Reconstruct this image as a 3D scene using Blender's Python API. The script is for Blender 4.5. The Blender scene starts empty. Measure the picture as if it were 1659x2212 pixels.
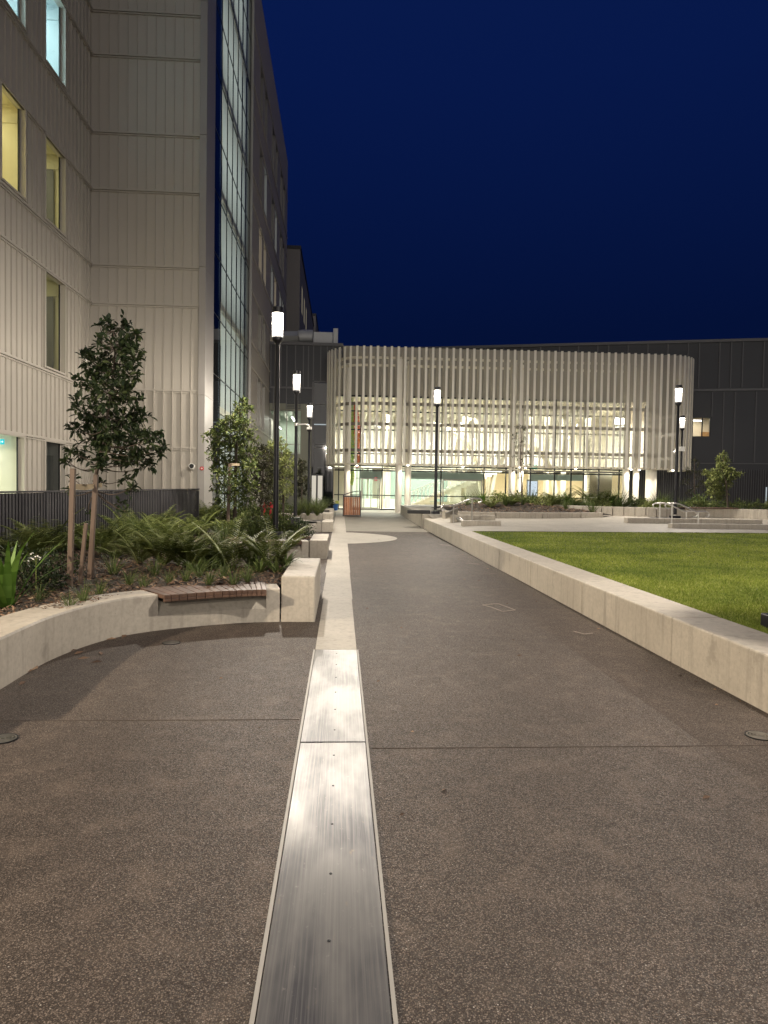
import bpy, math, random
import numpy as np
from mathutils import Vector, Matrix
random.seed(7); rng = np.random.default_rng(11)
S = bpy.context.scene
COL = S.collection
# ------------------------------------------------------------------ camera
F = 1500.0
RHO = math.radians(0.9)
def _cam():
    u, v = 737-829.5, 1106-1056
    u0 = u*math.cos(RHO)-v*math.sin(RHO); v0 = u*math.sin(RHO)+v*math.cos(RHO)
    ps = math.atan(-u0/F); th = math.atan(v0*math.cos(ps)/F)
    fw = Vector((math.sin(ps)*math.cos(th), math.cos(ps)*math.cos(th), -math.sin(th)))
    r0 = Vector((math.cos(ps), -math.sin(ps), 0)); up0 = r0.cross(fw)
    return r0*math.cos(RHO)+up0*math.sin(RHO), -r0*math.sin(RHO)+up0*math.cos(RHO), fw
RT, UP, FW = _cam()
EYE = Vector((0, 0, 1.5))
cd = bpy.data.cameras.new('camera'); cam = bpy.data.objects.new('camera', cd); COL.objects.link(cam)
cd.sensor_fit = 'VERTICAL'; cd.sensor_height = 36; cd.lens = 36*F/2212; cd.clip_end = 3000; cd.clip_start = .05
M = Matrix.Identity(4)
for i in range(3):
    M[i][0] = RT[i]; M[i][1] = UP[i]; M[i][2] = -FW[i]; M[i][3] = EYE[i]
cam.matrix_world = M
S.camera = cam
def ray(px, py): return RT*(px-829.5)+UP*(1106-py)+FW*F
def W(px, py, z=0.0):
    d = ray(px, py); t = (z-1.5)/d.z; return Vector((d.x*t, d.y*t, z))
def D(px, py, Y):
    d = ray(px, py); t = Y/d.y; return Vector((d.x*t, Y, 1.5+d.z*t))
# ------------------------------------------------------------------ render settings
S.view_settings.view_transform = 'Standard'; S.view_settings.look = 'None'
S.view_settings.exposure = .12; S.view_settings.gamma = 1; S.view_settings.use_curve_mapping = False
S.render.engine = 'CYCLES'
cy = S.cycles
cy.use_denoising = True
try: cy.denoiser = 'OPENIMAGEDENOISE'
except Exception: pass
cy.max_bounces = 6; cy.diffuse_bounces = 3; cy.glossy_bounces = 3; cy.transmission_bounces = 4; cy.transparent_max_bounces = 16
cy.sample_clamp_indirect = 4; cy.caustics_reflective = False; cy.caustics_refractive = False
cy.use_light_tree = True
# ------------------------------------------------------------------ materials
class NT:
    def __init__(s, name):
        s.m = bpy.data.materials.new(name); s.m.use_nodes = True; s.t = s.m.node_tree; s.t.nodes.clear()
        s.out = s.n('ShaderNodeOutputMaterial')
    def n(s, ty, **kw):
        x = s.t.nodes.new(ty)
        for k, v in kw.items():
            if hasattr(x, k): setattr(x, k, v)
            else: x.inputs[k].default_value = v
        return x
    def l(s, a, b): s.t.links.new(a, b)
    def coord(s, scale=(1, 1, 1), kind='Object'):
        c = s.n('ShaderNodeTexCoord'); mp = s.n('ShaderNodeMapping'); mp.inputs['Scale'].default_value = scale
        s.l(c.outputs[kind], mp.inputs['Vector']); return mp.outputs['Vector']
    def ramp(s, fac, stops):
        r = s.n('ShaderNodeValToRGB'); e = r.color_ramp.elements
        while len(e) > 1: e.remove(e[-1])
        for i, (p, c) in enumerate(stops):
            el = e[0] if i == 0 else e.new(p)
            el.position = p; el.color = (c, c, c, 1) if isinstance(c, (int, float)) else (*c, 1)
        s.l(fac, r.inputs['Fac']); return r.outputs['Color']
    def noise(s, vec, scale, detail=4, rough=.55):
        x = s.n('ShaderNodeTexNoise'); x.inputs['Scale'].default_value = scale; x.inputs['Detail'].default_value = detail
        x.inputs['Roughness'].default_value = rough; s.l(vec, x.inputs['Vector']); return x.outputs['Fac']
    def mix(s, fac, a, b, mode='MIX'):
        x = s.n('ShaderNodeMix', data_type='RGBA', blend_type=mode)
        if isinstance(fac, (int, float)): x.inputs[0].default_value = fac
        else: s.l(fac, x.inputs[0])
        for v, k in ((a, 6), (b, 7)):
            if isinstance(v, tuple): x.inputs[k].default_value = (*v, 1)
            else: s.l(v, x.inputs[k])
        return x.outputs[2]
    def bump(s, h, st=.3, dist=.01):
        b = s.n('ShaderNodeBump'); b.inputs['Strength'].default_value = st; b.inputs['Distance'].default_value = dist
        s.l(h, b.inputs['Height']); return b.outputs['Normal']
    def bsdf(s, color, rough=.6, metal=0., normal=None, spec=None, **kw):
        p = s.n('ShaderNodeBsdfPrincipled')
        for v, k in ((color, 'Base Color'), (rough, 'Roughness'), (metal, 'Metallic')):
            if isinstance(v, tuple): p.inputs[k].default_value = (*v, 1)
            elif isinstance(v, (int, float)): p.inputs[k].default_value = v
            else: s.l(v, p.inputs[k])
        if normal is not None: s.l(normal, p.inputs['Normal'])
        if spec is not None: p.inputs['Specular IOR Level'].default_value = spec
        for k, v in kw.items(): p.inputs[k.replace('_', ' ')].default_value = v
        s.l(p.outputs[0], s.out.inputs['Surface']); return p
def plain(name, col, rough=.6, metal=0, var=.12, scale=6, bump=0, spec=None):
    t = NT(name); v = t.coord()
    nz = t.noise(v, scale)
    c = t.mix(nz, tuple(max(0, x*(1-var)) for x in col), tuple(min(1, x*(1+var)) for x in col))
    nm = t.bump(t.noise(v, scale*12), bump, .004) if bump else None
    t.bsdf(c, rough, metal, nm, spec); return t.m
def concrete(name, a, b, joints=0):
    t = NT(name); v = t.coord()
    n1 = t.noise(v, 1.3, 6, .65); n2 = t.noise(v, 24, 5, .7); n3 = t.noise(t.coord((6, 6, .5)), 2.2, 3)
    c = t.mix(t.ramp(n1, [(.3, 0.), (.7, 1.)]), a, b)
    c = t.mix(t.ramp(n2, [(.35, .35), (.6, 0.)]), c, tuple(x*.6 for x in a))
    c = t.mix(t.ramp(n3, [(.52, 0.), (.72, .42)]), c, tuple(x*.5 for x in a))
    c = t.mix(t.ramp(t.noise(v, 3.1, 6, .7), [(.6, 0.), (.68, .4)]), c, tuple(x*.55 for x in a))
    pits = t.n('ShaderNodeTexVoronoi'); pits.inputs['Scale'].default_value = 14; t.l(v, pits.inputs['Vector'])
    pm = t.ramp(pits.outputs['Distance'], [(.03, .8), (.06, 0.)])
    c = t.mix(pm, c, tuple(x*.35 for x in a))
    t.bsdf(c, t.ramp(n2, [(.2, .55), (.8, .8)]), 0, t.bump(n2, .18, .004)); return t.m
def leafmat(name, dark, mid, light, rough=.38, spec=.5):
    rough = min(.6, rough+.14); spec *= .5
    t = NT(name)
    g = t.n('ShaderNodeNewGeometry')
    c = t.ramp(g.outputs['Random Per Island'], [(0, dark), (.55, mid), (1, light)])
    d = t.n('ShaderNodeBsdfPrincipled'); t.l(c, d.inputs['Base Color']); d.inputs['Roughness'].default_value = rough
    d.inputs['Specular IOR Level'].default_value = spec
    tr = t.n('ShaderNodeBsdfTranslucent'); t.l(c, tr.inputs['Color'])
    mx = t.n('ShaderNodeMixShader'); mx.inputs[0].default_value = .22
    t.l(d.outputs[0], mx.inputs[1]); t.l(tr.outputs[0], mx.inputs[2]); t.l(mx.outputs[0], t.out.inputs['Surface']); return t.m
def emit(name, col, st):
    t = NT(name); e = t.n('ShaderNodeEmission'); e.inputs['Color'].default_value = (*col, 1); e.inputs['Strength'].default_value = st
    t.l(e.outputs[0], t.out.inputs['Surface']); return t.m
def glass(name, tint=(.9, .95, .93), ior=1.45, rough=.02, base=0.0):
    t = NT(name); a = t.n('ShaderNodeBsdfTransparent'); a.inputs['Color'].default_value = (*tint, 1)
    g = t.n('ShaderNodeBsdfGlossy'); g.inputs['Roughness'].default_value = rough
    fr = t.n('ShaderNodeFresnel'); fr.inputs['IOR'].default_value = ior
    ad = t.n('ShaderNodeMath', operation='MULTIPLY_ADD'); t.l(fr.outputs[0], ad.inputs[0]); ad.inputs[1].default_value = .8; ad.inputs[2].default_value = base
    mx = t.n('ShaderNodeMixShader'); t.l(ad.outputs[0], mx.inputs[0]); t.l(a.outputs[0], mx.inputs[1]); t.l(g.outputs[0], mx.inputs[2])
    t.l(mx.outputs[0], t.out.inputs['Surface']); return t.m

def asphalt():
    t = NT('exposed_aggregate'); v = t.coord()
    vo = t.n('ShaderNodeTexVoronoi'); vo.inputs['Scale'].default_value = 180; t.l(v, vo.inputs['Vector'])
    vc = t.n('ShaderNodeSeparateColor'); t.l(vo.outputs['Color'], vc.inputs[0])
    fine = t.noise(v, 260, 2); big = t.noise(v, .55, 5, .6); mid = t.noise(v, 5, 4)
    stone = t.ramp(vc.outputs[0], [(0, (.014, .011, .009)), (.35, (.07, .0545, .0445)), (.72, (.168, .133, .109)), (.994, (.245, .20, .165)), (1, (.5, .47, .42))])
    gap = t.ramp(vo.outputs['Distance'], [(.28, 0.), (.62, 1.)])
    c = t.mix(gap, stone, (.02, .014, .011))
    c = t.mix(t.ramp(fine, [(.45, 0.), (.7, .3)]), c, (.255, .195, .15))
    c = t.mix(t.ramp(big, [(.36, .6), (.64, 0.)]), c, t.mix(1., c, (.55, .53, .53), 'MULTIPLY'))
    c = t.mix(t.ramp(mid, [(.5, 0.), (.75, .16)]), c, (.26, .2, .155))
    sp_ = t.n('ShaderNodeTexVoronoi'); sp_.inputs['Scale'].default_value = 1.7; t.l(v, sp_.inputs['Vector'])
    c = t.mix(t.ramp(sp_.outputs['Distance'], [(.035, .6), (.06, 0.)]), c, t.mix(1., c, (.4, .38, .37), 'MULTIPLY'))
    wear = t.noise(t.coord((1.1, .28, 1)), 1.1, 5, .65)
    c = t.mix(t.ramp(wear, [(.5, 0.), (.72, .35)]), c, t.mix(1., c, (1.45, 1.42, 1.4), 'MULTIPLY'))
    rg = t.ramp(vc.outputs[1], [(0, .42), (.25, .6), (1, .9)])
    h = t.n('ShaderNodeMath', operation='MULTIPLY_ADD'); t.l(vo.outputs['Distance'], h.inputs[0]); h.inputs[1].default_value = -1.; t.l(vc.outputs[2], h.inputs[2])
    t.bsdf(c, rg, 0, t.bump(h.outputs[0], .26, .0035), .28); return t.m

def brushed():
    t = NT('brushed_aluminium'); v = t.coord()
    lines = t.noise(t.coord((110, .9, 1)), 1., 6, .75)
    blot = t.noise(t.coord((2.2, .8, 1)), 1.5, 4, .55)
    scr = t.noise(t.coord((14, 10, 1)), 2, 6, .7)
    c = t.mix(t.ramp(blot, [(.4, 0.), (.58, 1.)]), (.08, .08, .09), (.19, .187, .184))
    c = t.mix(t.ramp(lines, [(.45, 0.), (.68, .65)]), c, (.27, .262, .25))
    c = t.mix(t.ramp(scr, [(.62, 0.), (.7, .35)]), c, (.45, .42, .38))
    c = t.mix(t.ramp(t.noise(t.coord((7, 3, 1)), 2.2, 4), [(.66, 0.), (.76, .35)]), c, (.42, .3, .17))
    r = t.mix(t.ramp(blot, [(.35, 0.), (.65, 1.)]), (.46, .46, .46), (.37, .37, .37))
    p = t.bsdf(c, r, .5, t.bump(lines, .08, .001))
    p.inputs['Anisotropic'].default_value = .95
    tg = t.n('ShaderNodeTangent'); tg.direction_type = 'RADIAL'; tg.axis = 'X'
    cv = t.n('ShaderNodeCombineXYZ'); cv.inputs[0].default_value = 1.
    t.l(cv.outputs[0], p.inputs['Tangent'])
    return t.m

def timber(name, a, b, scale=(1, 1, 1)):
    t = NT(name); v = t.coord(scale)
    g = t.n('ShaderNodeNewGeometry')
    n1 = t.noise(v, 7, 5, .6)
    c = t.mix(g.outputs['Random Per Island'], a, b)
    c = t.mix(t.ramp(n1, [(.4, 0.), (.65, .5)]), c, tuple(x*.5 for x in a))
    t.bsdf(c, .5, 0, t.bump(n1, .12, .003)); return t.m

MT = {}
MT['asphalt'] = asphalt()
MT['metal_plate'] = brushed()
MT['concrete'] = concrete('pale_concrete', (.40, .36, .30), (.52, .475, .40))
MT['concrete_flat'] = concrete('paving_concrete', (.36, .33, .275), (.47, .43, .365))
MT['concrete_worn'] = concrete('worn_paving', (.17, .155, .125), (.25, .228, .185))
MT['steel'] = plain('stainless_steel', (.62, .6, .57), .28, .95, .06)
MT['angle'] = plain('galvanised_edge', (.3, .285, .26), .55, .3, .12)
MT['clad'] = plain('beige_cladding', (.47, .435, .38), .5, .0, .05, 1.2)
MT['clad_plain'] = plain('smooth_beige_panel', (.35, .315, .275), .55, .0, .04, .6)
MT['clad_trim'] = plain('corner_panel', (.34, .32, .30), .45, .1, .04)
MT['dark_clad'] = plain('charcoal_cladding', (.036, .038, .044), .5, .2, .1, 1)
MT['dark_seam'] = plain('charcoal_seam', (.10, .10, .105), .5, .2, .1, 1)
MT['olive_clad'] = plain('olive_cladding', (.16, .165, .125), .5, .1, .1, 1)
MT['fence'] = plain('charcoal_fence', (.035, .033, .038), .45, .2, .15)
MT['frame_dark'] = plain('dark_aluminium_frame', (.02, .022, .025), .4, .4, .1)
MT['frame_grey'] = plain('grey_frame', (.28, .27, .25), .45, .3, .06)
MT['pole'] = plain('black_powder_coat', (.012, .012, .016), .35, .2, .2)
MT['cream'] = plain('cream_paint', (.66, .60, .48), .55, 0, .03)
MT['fin'] = plain('cream_fin', (.74, .70, .61), .5, .0, .05, 1)
MT['rail_brown'] = plain('brown_girt', (.17, .15, .125), .6)
MT['white'] = plain('white_paint', (.78, .76, .71), .5, 0, .03)
MT['teal'] = plain('teal_wall', (.23, .31, .275), .6, 0, .05)
MT['gyprock'] = plain('warm_white_wall', (.72, .67, .56), .6, 0, .03)
MT['floor_in'] = plain('polished_floor', (.62, .56, .45), .3, 0, .05)
MT['grey_in'] = plain('grey_blind', (.15, .15, .155), .7)
MT['joint'] = plain('joint_sealant', (.088, .069, .056), .8)
MT['bark'] = plain('bark', (.065, .048, .036), .8, 0, .3, 20, .5)
MT['stake'] = timber('stake_timber', (.105, .07, .05), (.14, .097, .07), (6, 6, .6))
MT['strap'] = plain('hessian_tie', (.36, .29, .19), .8)
MT['bench'] = timber('bench_timber', (.085, .045, .029), (.14, .078, .05), (5, 1, 5))
MT['binwood'] = timber('bin_timber', (.14, .04, .012), (.40, .14, .042), (5, 5, .5))
MT['blackplastic'] = plain('black_plastic', (.015, .015, .016), .5)
MT['soil'] = plain('dark_earth', (.035, .028, .02), .9, 0, .3, 3, .5)
MT['turf'] = plain('turf_base', (.045, .075, .012), .9, 0, .35, 4, .6)
MT['red'] = plain('red_paint', (.55, .03, .035), .4)
MT['blue'] = plain('blue_plastic', (.03, .13, .42), .4)
MT['yellow'] = plain('yellow_green_plastic', (.45, .5, .08), .4)
MT['duct'] = plain('duct_sheet', (.42, .43, .44), .5, .3, .08, 2)
def lawnmat(name, dark, mid, light, rough):
    m = leafmat(name, dark, mid, light, rough); t = m.node_tree
    tc = t.nodes.new('ShaderNodeTexCoord'); n1 = t.nodes.new('ShaderNodeTexNoise'); n1.inputs['Scale'].default_value = .9; n1.inputs['Detail'].default_value = 5
    t.links.new(tc.outputs['Object'], n1.inputs['Vector'])
    r = t.nodes.new('ShaderNodeValToRGB'); r.color_ramp.elements[0].position = .32; r.color_ramp.elements[0].color = (.62, .66, .6, 1); r.color_ramp.elements[1].position = .7; r.color_ramp.elements[1].color = (1.25, 1.15, 1.1, 1)
    t.links.new(n1.outputs['Fac'], r.inputs['Fac'])
    mx = t.nodes.new('ShaderNodeMix'); mx.data_type = 'RGBA'; mx.blend_type = 'MULTIPLY'; mx.inputs[0].default_value = 1
    src = next(n for n in t.nodes if n.type == 'VALTORGB' and n != r)
    t.links.new(src.outputs[0], mx.inputs[6]); t.links.new(r.outputs[0], mx.inputs[7])
    for n in t.nodes:
        if n.type == 'BSDF_PRINCIPLED': t.links.new(mx.outputs[2], n.inputs['Base Color'])
        if n.type == 'BSDF_TRANSLUCENT': t.links.new(mx.outputs[2], n.inputs['Color'])
    return m
MT['leaf_magnolia'] = leafmat('glossy_dark_leaf', (.016, .026, .012), (.03, .048, .019), (.062, .082, .03), .33, .55)
MT['leaf_myrtle'] = leafmat('mid_green_leaf', (.045, .068, .022), (.09, .12, .035), (.18, .2, .065), .4)
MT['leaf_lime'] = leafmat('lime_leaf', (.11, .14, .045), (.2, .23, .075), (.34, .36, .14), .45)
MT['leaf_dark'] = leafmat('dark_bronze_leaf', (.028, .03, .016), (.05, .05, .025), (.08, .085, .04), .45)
MT['fern'] = leafmat('fern_leaf', (.085, .118, .03), (.17, .21, .055), (.29, .32, .11), .45)
MT['strappy'] = leafmat('strap_leaf', (.045, .07, .02), (.09, .125, .036), (.16, .195, .07), .4)
MT['strap_bright'] = leafmat('bright_strap_leaf', (.05, .11, .012), (.09, .18, .025), (.14, .25, .045), .4)
MT['grass'] = lawnmat('lawn_blade', (.13, .185, .022), (.22, .295, .042), (.40, .44, .14), .5)
def blindmat():
    t = NT('translucent_blind'); a = t.n('ShaderNodeBsdfTranslucent'); a.inputs['Color'].default_value = (.74, .78, .76, 1)
    d = t.n('ShaderNodeBsdfDiffuse'); d.inputs['Color'].default_value = (.55, .57, .56, 1)
    m = t.n('ShaderNodeMixShader'); m.inputs[0].default_value = .5; t.l(a.outputs[0], m.inputs[1]); t.l(d.outputs[0], m.inputs[2]); t.l(m.outputs[0], t.out.inputs['Surface']); return t.m
MT['glass_thin'] = glass('clear_glass', (.86, .93, .90))
MT['glass_dark'] = glass('dark_glass', (.10, .13, .17), 1.6, .03, .06)
MT['glass_curtain'] = glass('greenish_glass', (.84, .89, .88), 1.14, .02, .0)
def mulchmat():
    t = NT('bark_mulch'); v = t.coord()
    g = t.n('ShaderNodeNewGeometry')
    c = t.ramp(g.outputs['Random Per Island'], [(0, (.05, .03, .02)), (.5, (.13, .075, .045)), (.9, (.24, .15, .09)), (1, (.36, .26, .17))])
    t.bsdf(c, .85, 0); return t.m
MT['mulch'] = mulchmat()
def perforated():
    t = NT('perforated_fin'); v = t.coord()
    p = t.n('ShaderNodeBsdfPrincipled'); p.inputs['Base Color'].default_value = (.58, .54, .465, 1); p.inputs['Roughness'].default_value = .5
    tr = t.n('ShaderNodeBsdfTransparent'); mx = t.n('ShaderNodeMixShader'); mx.inputs[0].default_value = .5
    t.l(tr.outputs[0], mx.inputs[1]); t.l(p.outputs[0], mx.inputs[2]); t.l(mx.outputs[0], t.out.inputs['Surface']); return t.m
MT['fin_web'] = perforated()
def diffuser():
    t = NT('ribbed_acrylic')
    tr = t.n('ShaderNodeBsdfTransparent'); tr.inputs['Color'].default_value = (.97, .97, .97, 1)
    e = t.n('ShaderNodeEmission'); e.inputs['Color'].default_value = (1, .93, .84, 1); e.inputs['Strength'].default_value = 1.15
    d = t.n('ShaderNodeBsdfTranslucent'); d.inputs['Color'].default_value = (.8, .8, .8, 1)
    m1 = t.n('ShaderNodeMixShader'); m1.inputs[0].default_value = .03; t.l(e.outputs[0], m1.inputs[1]); t.l(d.outputs[0], m1.inputs[2])
    w = t.n('ShaderNodeTexWave'); w.inputs['Scale'].default_value = 9; w.inputs['Distortion'].default_value = 1.5; t.l(t.coord((6, 6, .3)), w.inputs['Vector'])
    f = t.ramp(w.outputs['Fac'], [(0, .22), (1, .6)])
    mx = t.n('ShaderNodeMixShader'); t.l(f, mx.inputs[0]); t.l(tr.outputs[0], mx.inputs[1]); t.l(m1.outputs[0], mx.inputs[2])
    t.l(mx.outputs[0], t.out.inputs['Surface']); return t.m
MT['diffuser'] = diffuser()
MT['lamp_disc'] = emit('lamp_led', (1, .9, .75), 30)
MT['tube'] = emit('light_tube', (1, .95, .86), 7)
MT['exit_green'] = emit('exit_sign_green', (.0, .75, .45), 1.3)
MT['exit_cyan'] = emit('exit_sign_cyan', (.02, .62, .72), 1.2)
MT['exit_white'] = emit('exit_sign_white', (.95, 1, .98), 1.6)
MT['screen'] = emit('lit_screen', (.74, .8, .92), .95)
MT['pane_warm'] = emit('lit_pane_warm', (1, .83, .58), .62)
MT['pane_cool'] = emit('lit_pane_cool', (.75, .86, .9), .5)
MT['pane_dim'] = emit('lit_pane_dim', (.75, .66, .5), .16)

# ------------------------------------------------------------------ mesh helpers
class MB:
    def __init__(s): s.v = []; s.f = []
    def add(s, vs, fs):
        b = len(s.v); s.v.extend([tuple(x) for x in vs]); s.f.extend([tuple(b+i for i in f) for f in fs]); return s
    def box(s, x0, x1, y0, y1, z0, z1):
        return s.add([(x0, y0, z0), (x1, y0, z0), (x1, y1, z0), (x0, y1, z0), (x0, y0, z1), (x1, y0, z1), (x1, y1, z1), (x0, y1, z1)],
                     [(0, 3, 2, 1), (4, 5, 6, 7), (0, 1, 5, 4), (1, 2, 6, 5), (2, 3, 7, 6), (3, 0, 4, 7)])
    def bar(s, a, b, w, h, up=(0, 0, 1)):
        a, b = Vector(a), Vector(b); d = (b-a).normalized(); sd = d.cross(Vector(up))
        if sd.length < 1e-4: sd = d.cross(Vector((0, 1, 0)))
        sd.normalize(); u = sd.cross(d).normalized()
        vs = [p+sd*(i*w/2)+u*(j*h/2) for p in (a, b) for i, j in ((-1, -1), (1, -1), (1, 1), (-1, 1))]
        return s.add(vs, [(0, 3, 2, 1), (4, 5, 6, 7), (0, 1, 5, 4), (1, 2, 6, 5), (2, 3, 7, 6), (3, 0, 4, 7)])
    def quad(s, *p): return s.add(p, [tuple(range(len(p)))])
    def tube(s, pts, r, seg=8, cap=True):
        pts = [Vector(p) for p in pts]; n = len(pts)
        rs = r if isinstance(r, (list, tuple)) else [r]*n
        b = len(s.v); ref = None
        for i, p in enumerate(pts):
            d = (pts[min(i+1, n-1)]-pts[max(i-1, 0)]).normalized()
            if ref is None: ref = Vector((0, 0, 1)) if abs(d.z) < .9 else Vector((1, 0, 0))
            a = d.cross(ref).normalized(); c = a.cross(d).normalized(); ref = c
            for k in range(seg):
                t = 2*math.pi*k/seg; s.v.append(tuple(p+(a*math.cos(t)+c*math.sin(t))*rs[i]))
        for i in range(n-1):
            for k in range(seg):
                k2 = (k+1) % seg
                s.f.append((b+i*seg+k, b+i*seg+k2, b+(i+1)*seg+k2, b+(i+1)*seg+k))
        if cap:
            s.f.append(tuple(b+k for k in range(seg))[::-1]); s.f.append(tuple(b+(n-1)*seg+k for k in range(seg)))
        return s
    def lathe(s, prof, c=(0, 0, 0), seg=24):
        b = len(s.v)
        for r, z in prof:
            for k in range(seg):
                t = 2*math.pi*k/seg; s.v.append((c[0]+r*math.cos(t), c[1]+r*math.sin(t), c[2]+z))
        for i in range(len(prof)-1):
            for k in range(seg):
                k2 = (k+1) % seg; s.f.append((b+i*seg+k, b+i*seg+k2, b+(i+1)*seg+k2, b+(i+1)*seg+k))
        if prof[0][0] > 1e-4: s.f.append(tuple(b+k for k in range(seg))[::-1])
        if prof[-1][0] > 1e-4: s.f.append(tuple(b+(len(prof)-1)*seg+k for k in range(seg)))
        return s
    def prism(s, poly, z0, z1):
        n = len(poly); vs = [(p[0], p[1], z0) for p in poly]+[(p[0], p[1], z1) for p in poly]
        fs = [tuple(range(n))[::-1], tuple(range(n, 2*n))]+[(i, (i+1) % n, n+(i+1) % n, n+i) for i in range(n)]
        return s.add(vs, fs)
    def build(s, name, mat, parent=None, smooth=False, bevel=0, angle=40):
        loc = parent_loc(parent)
        me = bpy.data.meshes.new(name)
        me.from_pydata([(x-loc[0], y-loc[1], z-loc[2]) for x, y, z in s.v], [], s.f)
        me.materials.append(MT[mat] if isinstance(mat, str) else mat)
        if smooth:
            me.polygons.foreach_set('use_smooth', [True]*len(me.polygons))
            me.set_sharp_from_angle(angle=math.radians(angle))
        me.update()
        o = bpy.data.objects.new(name, me); COL.objects.link(o)
        if parent is not None: o.parent = parent
        if bevel:
            m = o.modifiers.new('bevel', 'BEVEL'); m.width = bevel; m.segments = 2; m.limit_method = 'ANGLE'; m.angle_limit = .6
        return o
def parent_loc(p):
    l = Vector((0, 0, 0))
    while p is not None: l = l+p.location; p = p.parent
    return l
def tag(o, label, cat, group=None, kind=None):
    if label: o['label'] = label
    if cat: o['category'] = cat
    if group: o['group'] = group
    if kind: o['kind'] = kind
    return o
def thing(name, label, cat, loc=(0, 0, 0), group=None):
    o = bpy.data.objects.new(name, None); COL.objects.link(o); o.location = loc; o.empty_display_size = .2
    return tag(o, label, cat, group)
def struct(o): o['kind'] = 'structure'; return o
def copy_tree(o, parent=None):
    c = o.copy(); COL.objects.link(c)
    if parent is not None: c.parent = parent
    for ch in o.children: copy_tree(ch, c)
    return c
def light(name, ty, loc, power, col, parent=None, size=.1, rot=None, sy=None, spread=None):
    d = bpy.data.lights.new(name, ty); d.energy = power; d.color = col
    if ty == 'AREA':
        d.size = size
        if sy: d.shape = 'RECTANGLE'; d.size_y = sy
        if spread: d.spread = spread
    else: d.shadow_soft_size = size
    o = bpy.data.objects.new(name, d); COL.objects.link(o)
    o.location = Vector(loc)-parent_loc(parent)
    if rot: o.rotation_euler = rot
    if parent is not None: o.parent = parent
    return o
WARM = (1, .83, .62); NEUT = (1, .90, .77)
def catmull(pts, n=8):
    P = [Vector(p) for p in pts]; P = [P[0]*2-P[1]]+P+[P[-1]*2-P[-2]]; out = []
    for i in range(1, len(P)-2):
        for k in range(n):
            t = k/n; a, b, c, d = P[i-1], P[i], P[i+1], P[i+2]
            out.append(.5*((2*b)+(c-a)*t+(2*a-5*b+4*c-d)*t*t+(3*b-a-3*c+d)*t**3))
    out.append(P[-2].copy()); return out

# ------------------------------------------------------------------ world: night sky
w = bpy.data.worlds.new('World'); S.world = w; w.use_nodes = True
nt = w.node_tree; nt.nodes.clear()
wo = nt.nodes.new('ShaderNodeOutputWorld'); bg = nt.nodes.new('ShaderNodeBackground')
sky = nt.nodes.new('ShaderNodeTexSky'); sky.sky_type = 'NISHITA'; sky.sun_disc = False
sky.sun_elevation = math.radians(-8); sky.sun_rotation = math.radians(160); sky.ozone_density = 6
tc = nt.nodes.new('ShaderNodeTexCoord'); sp = nt.nodes.new('ShaderNodeSeparateXYZ'); nt.links.new(tc.outputs['Generated'], sp.inputs[0])
rp = nt.nodes.new('ShaderNodeValToRGB'); nt.links.new(sp.outputs['Z'], rp.inputs['Fac'])
el = rp.color_ramp.elements
el[0].position = 0; el[0].color = (.0010, .0042, .022, 1)
el[1].position = .85; el[1].color = (.0032, .0122, .078, 1)
e = el.new(.22); e.color = (.0012, .0052, .034, 1)
e = el.new(.5); e.color = (.0020, .0084, .060, 1)
# warm fill glow added low in the sky behind the camera
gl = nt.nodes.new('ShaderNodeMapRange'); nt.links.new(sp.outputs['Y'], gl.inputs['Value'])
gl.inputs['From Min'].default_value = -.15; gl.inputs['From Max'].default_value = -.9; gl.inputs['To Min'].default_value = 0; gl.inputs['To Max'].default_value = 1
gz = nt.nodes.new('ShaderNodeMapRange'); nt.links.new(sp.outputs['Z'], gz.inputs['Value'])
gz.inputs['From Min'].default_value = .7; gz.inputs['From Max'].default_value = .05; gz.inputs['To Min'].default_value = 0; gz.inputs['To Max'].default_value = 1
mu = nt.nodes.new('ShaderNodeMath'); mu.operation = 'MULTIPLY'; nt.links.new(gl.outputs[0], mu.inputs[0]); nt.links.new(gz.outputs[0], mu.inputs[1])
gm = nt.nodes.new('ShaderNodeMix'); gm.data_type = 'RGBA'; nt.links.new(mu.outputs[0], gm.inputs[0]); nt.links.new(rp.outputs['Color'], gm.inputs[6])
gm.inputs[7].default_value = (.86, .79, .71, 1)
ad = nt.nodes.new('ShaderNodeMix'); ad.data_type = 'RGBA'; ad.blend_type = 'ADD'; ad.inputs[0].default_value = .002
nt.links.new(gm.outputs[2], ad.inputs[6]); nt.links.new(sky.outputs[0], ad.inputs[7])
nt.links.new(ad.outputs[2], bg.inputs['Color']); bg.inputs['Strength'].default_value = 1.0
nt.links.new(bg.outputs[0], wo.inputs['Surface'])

# ------------------------------------------------------------------ ground and paving
struct(MB().box(-400, 400, -300, 600, -.4, -.03).build('ground', 'soil'))
struct(MB().box(-9, 3.05, -9, 24.7, -.025, 0).build('footpath', 'asphalt'))
struct(MB().box(-1.2, 4.2, 24.7, 44.3, -.025, -.002).build('entry_pavement', 'concrete_worn'))
struct(MB().box(-1.2, 25, 44.3, 54, -.025, .012).build('threshold_pavement', 'concrete_flat'))
# round concrete paving inset
pd = []
cx, cyy, rr = -1.05, 21.5, 2.8
for k in range(49):
    t = -math.pi/2+math.pi*k/48
    x = cx+rr*math.cos(t); y = cyy+rr*math.sin(t)
    if x > .19: pd.append((x, y))
pd = [(.19, pd[0][1])]+pd+[(.19, pd[-1][1])]
struct(MB().prism(pd, -.02, .004).build('pavement_inset', 'concrete_flat'))
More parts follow.
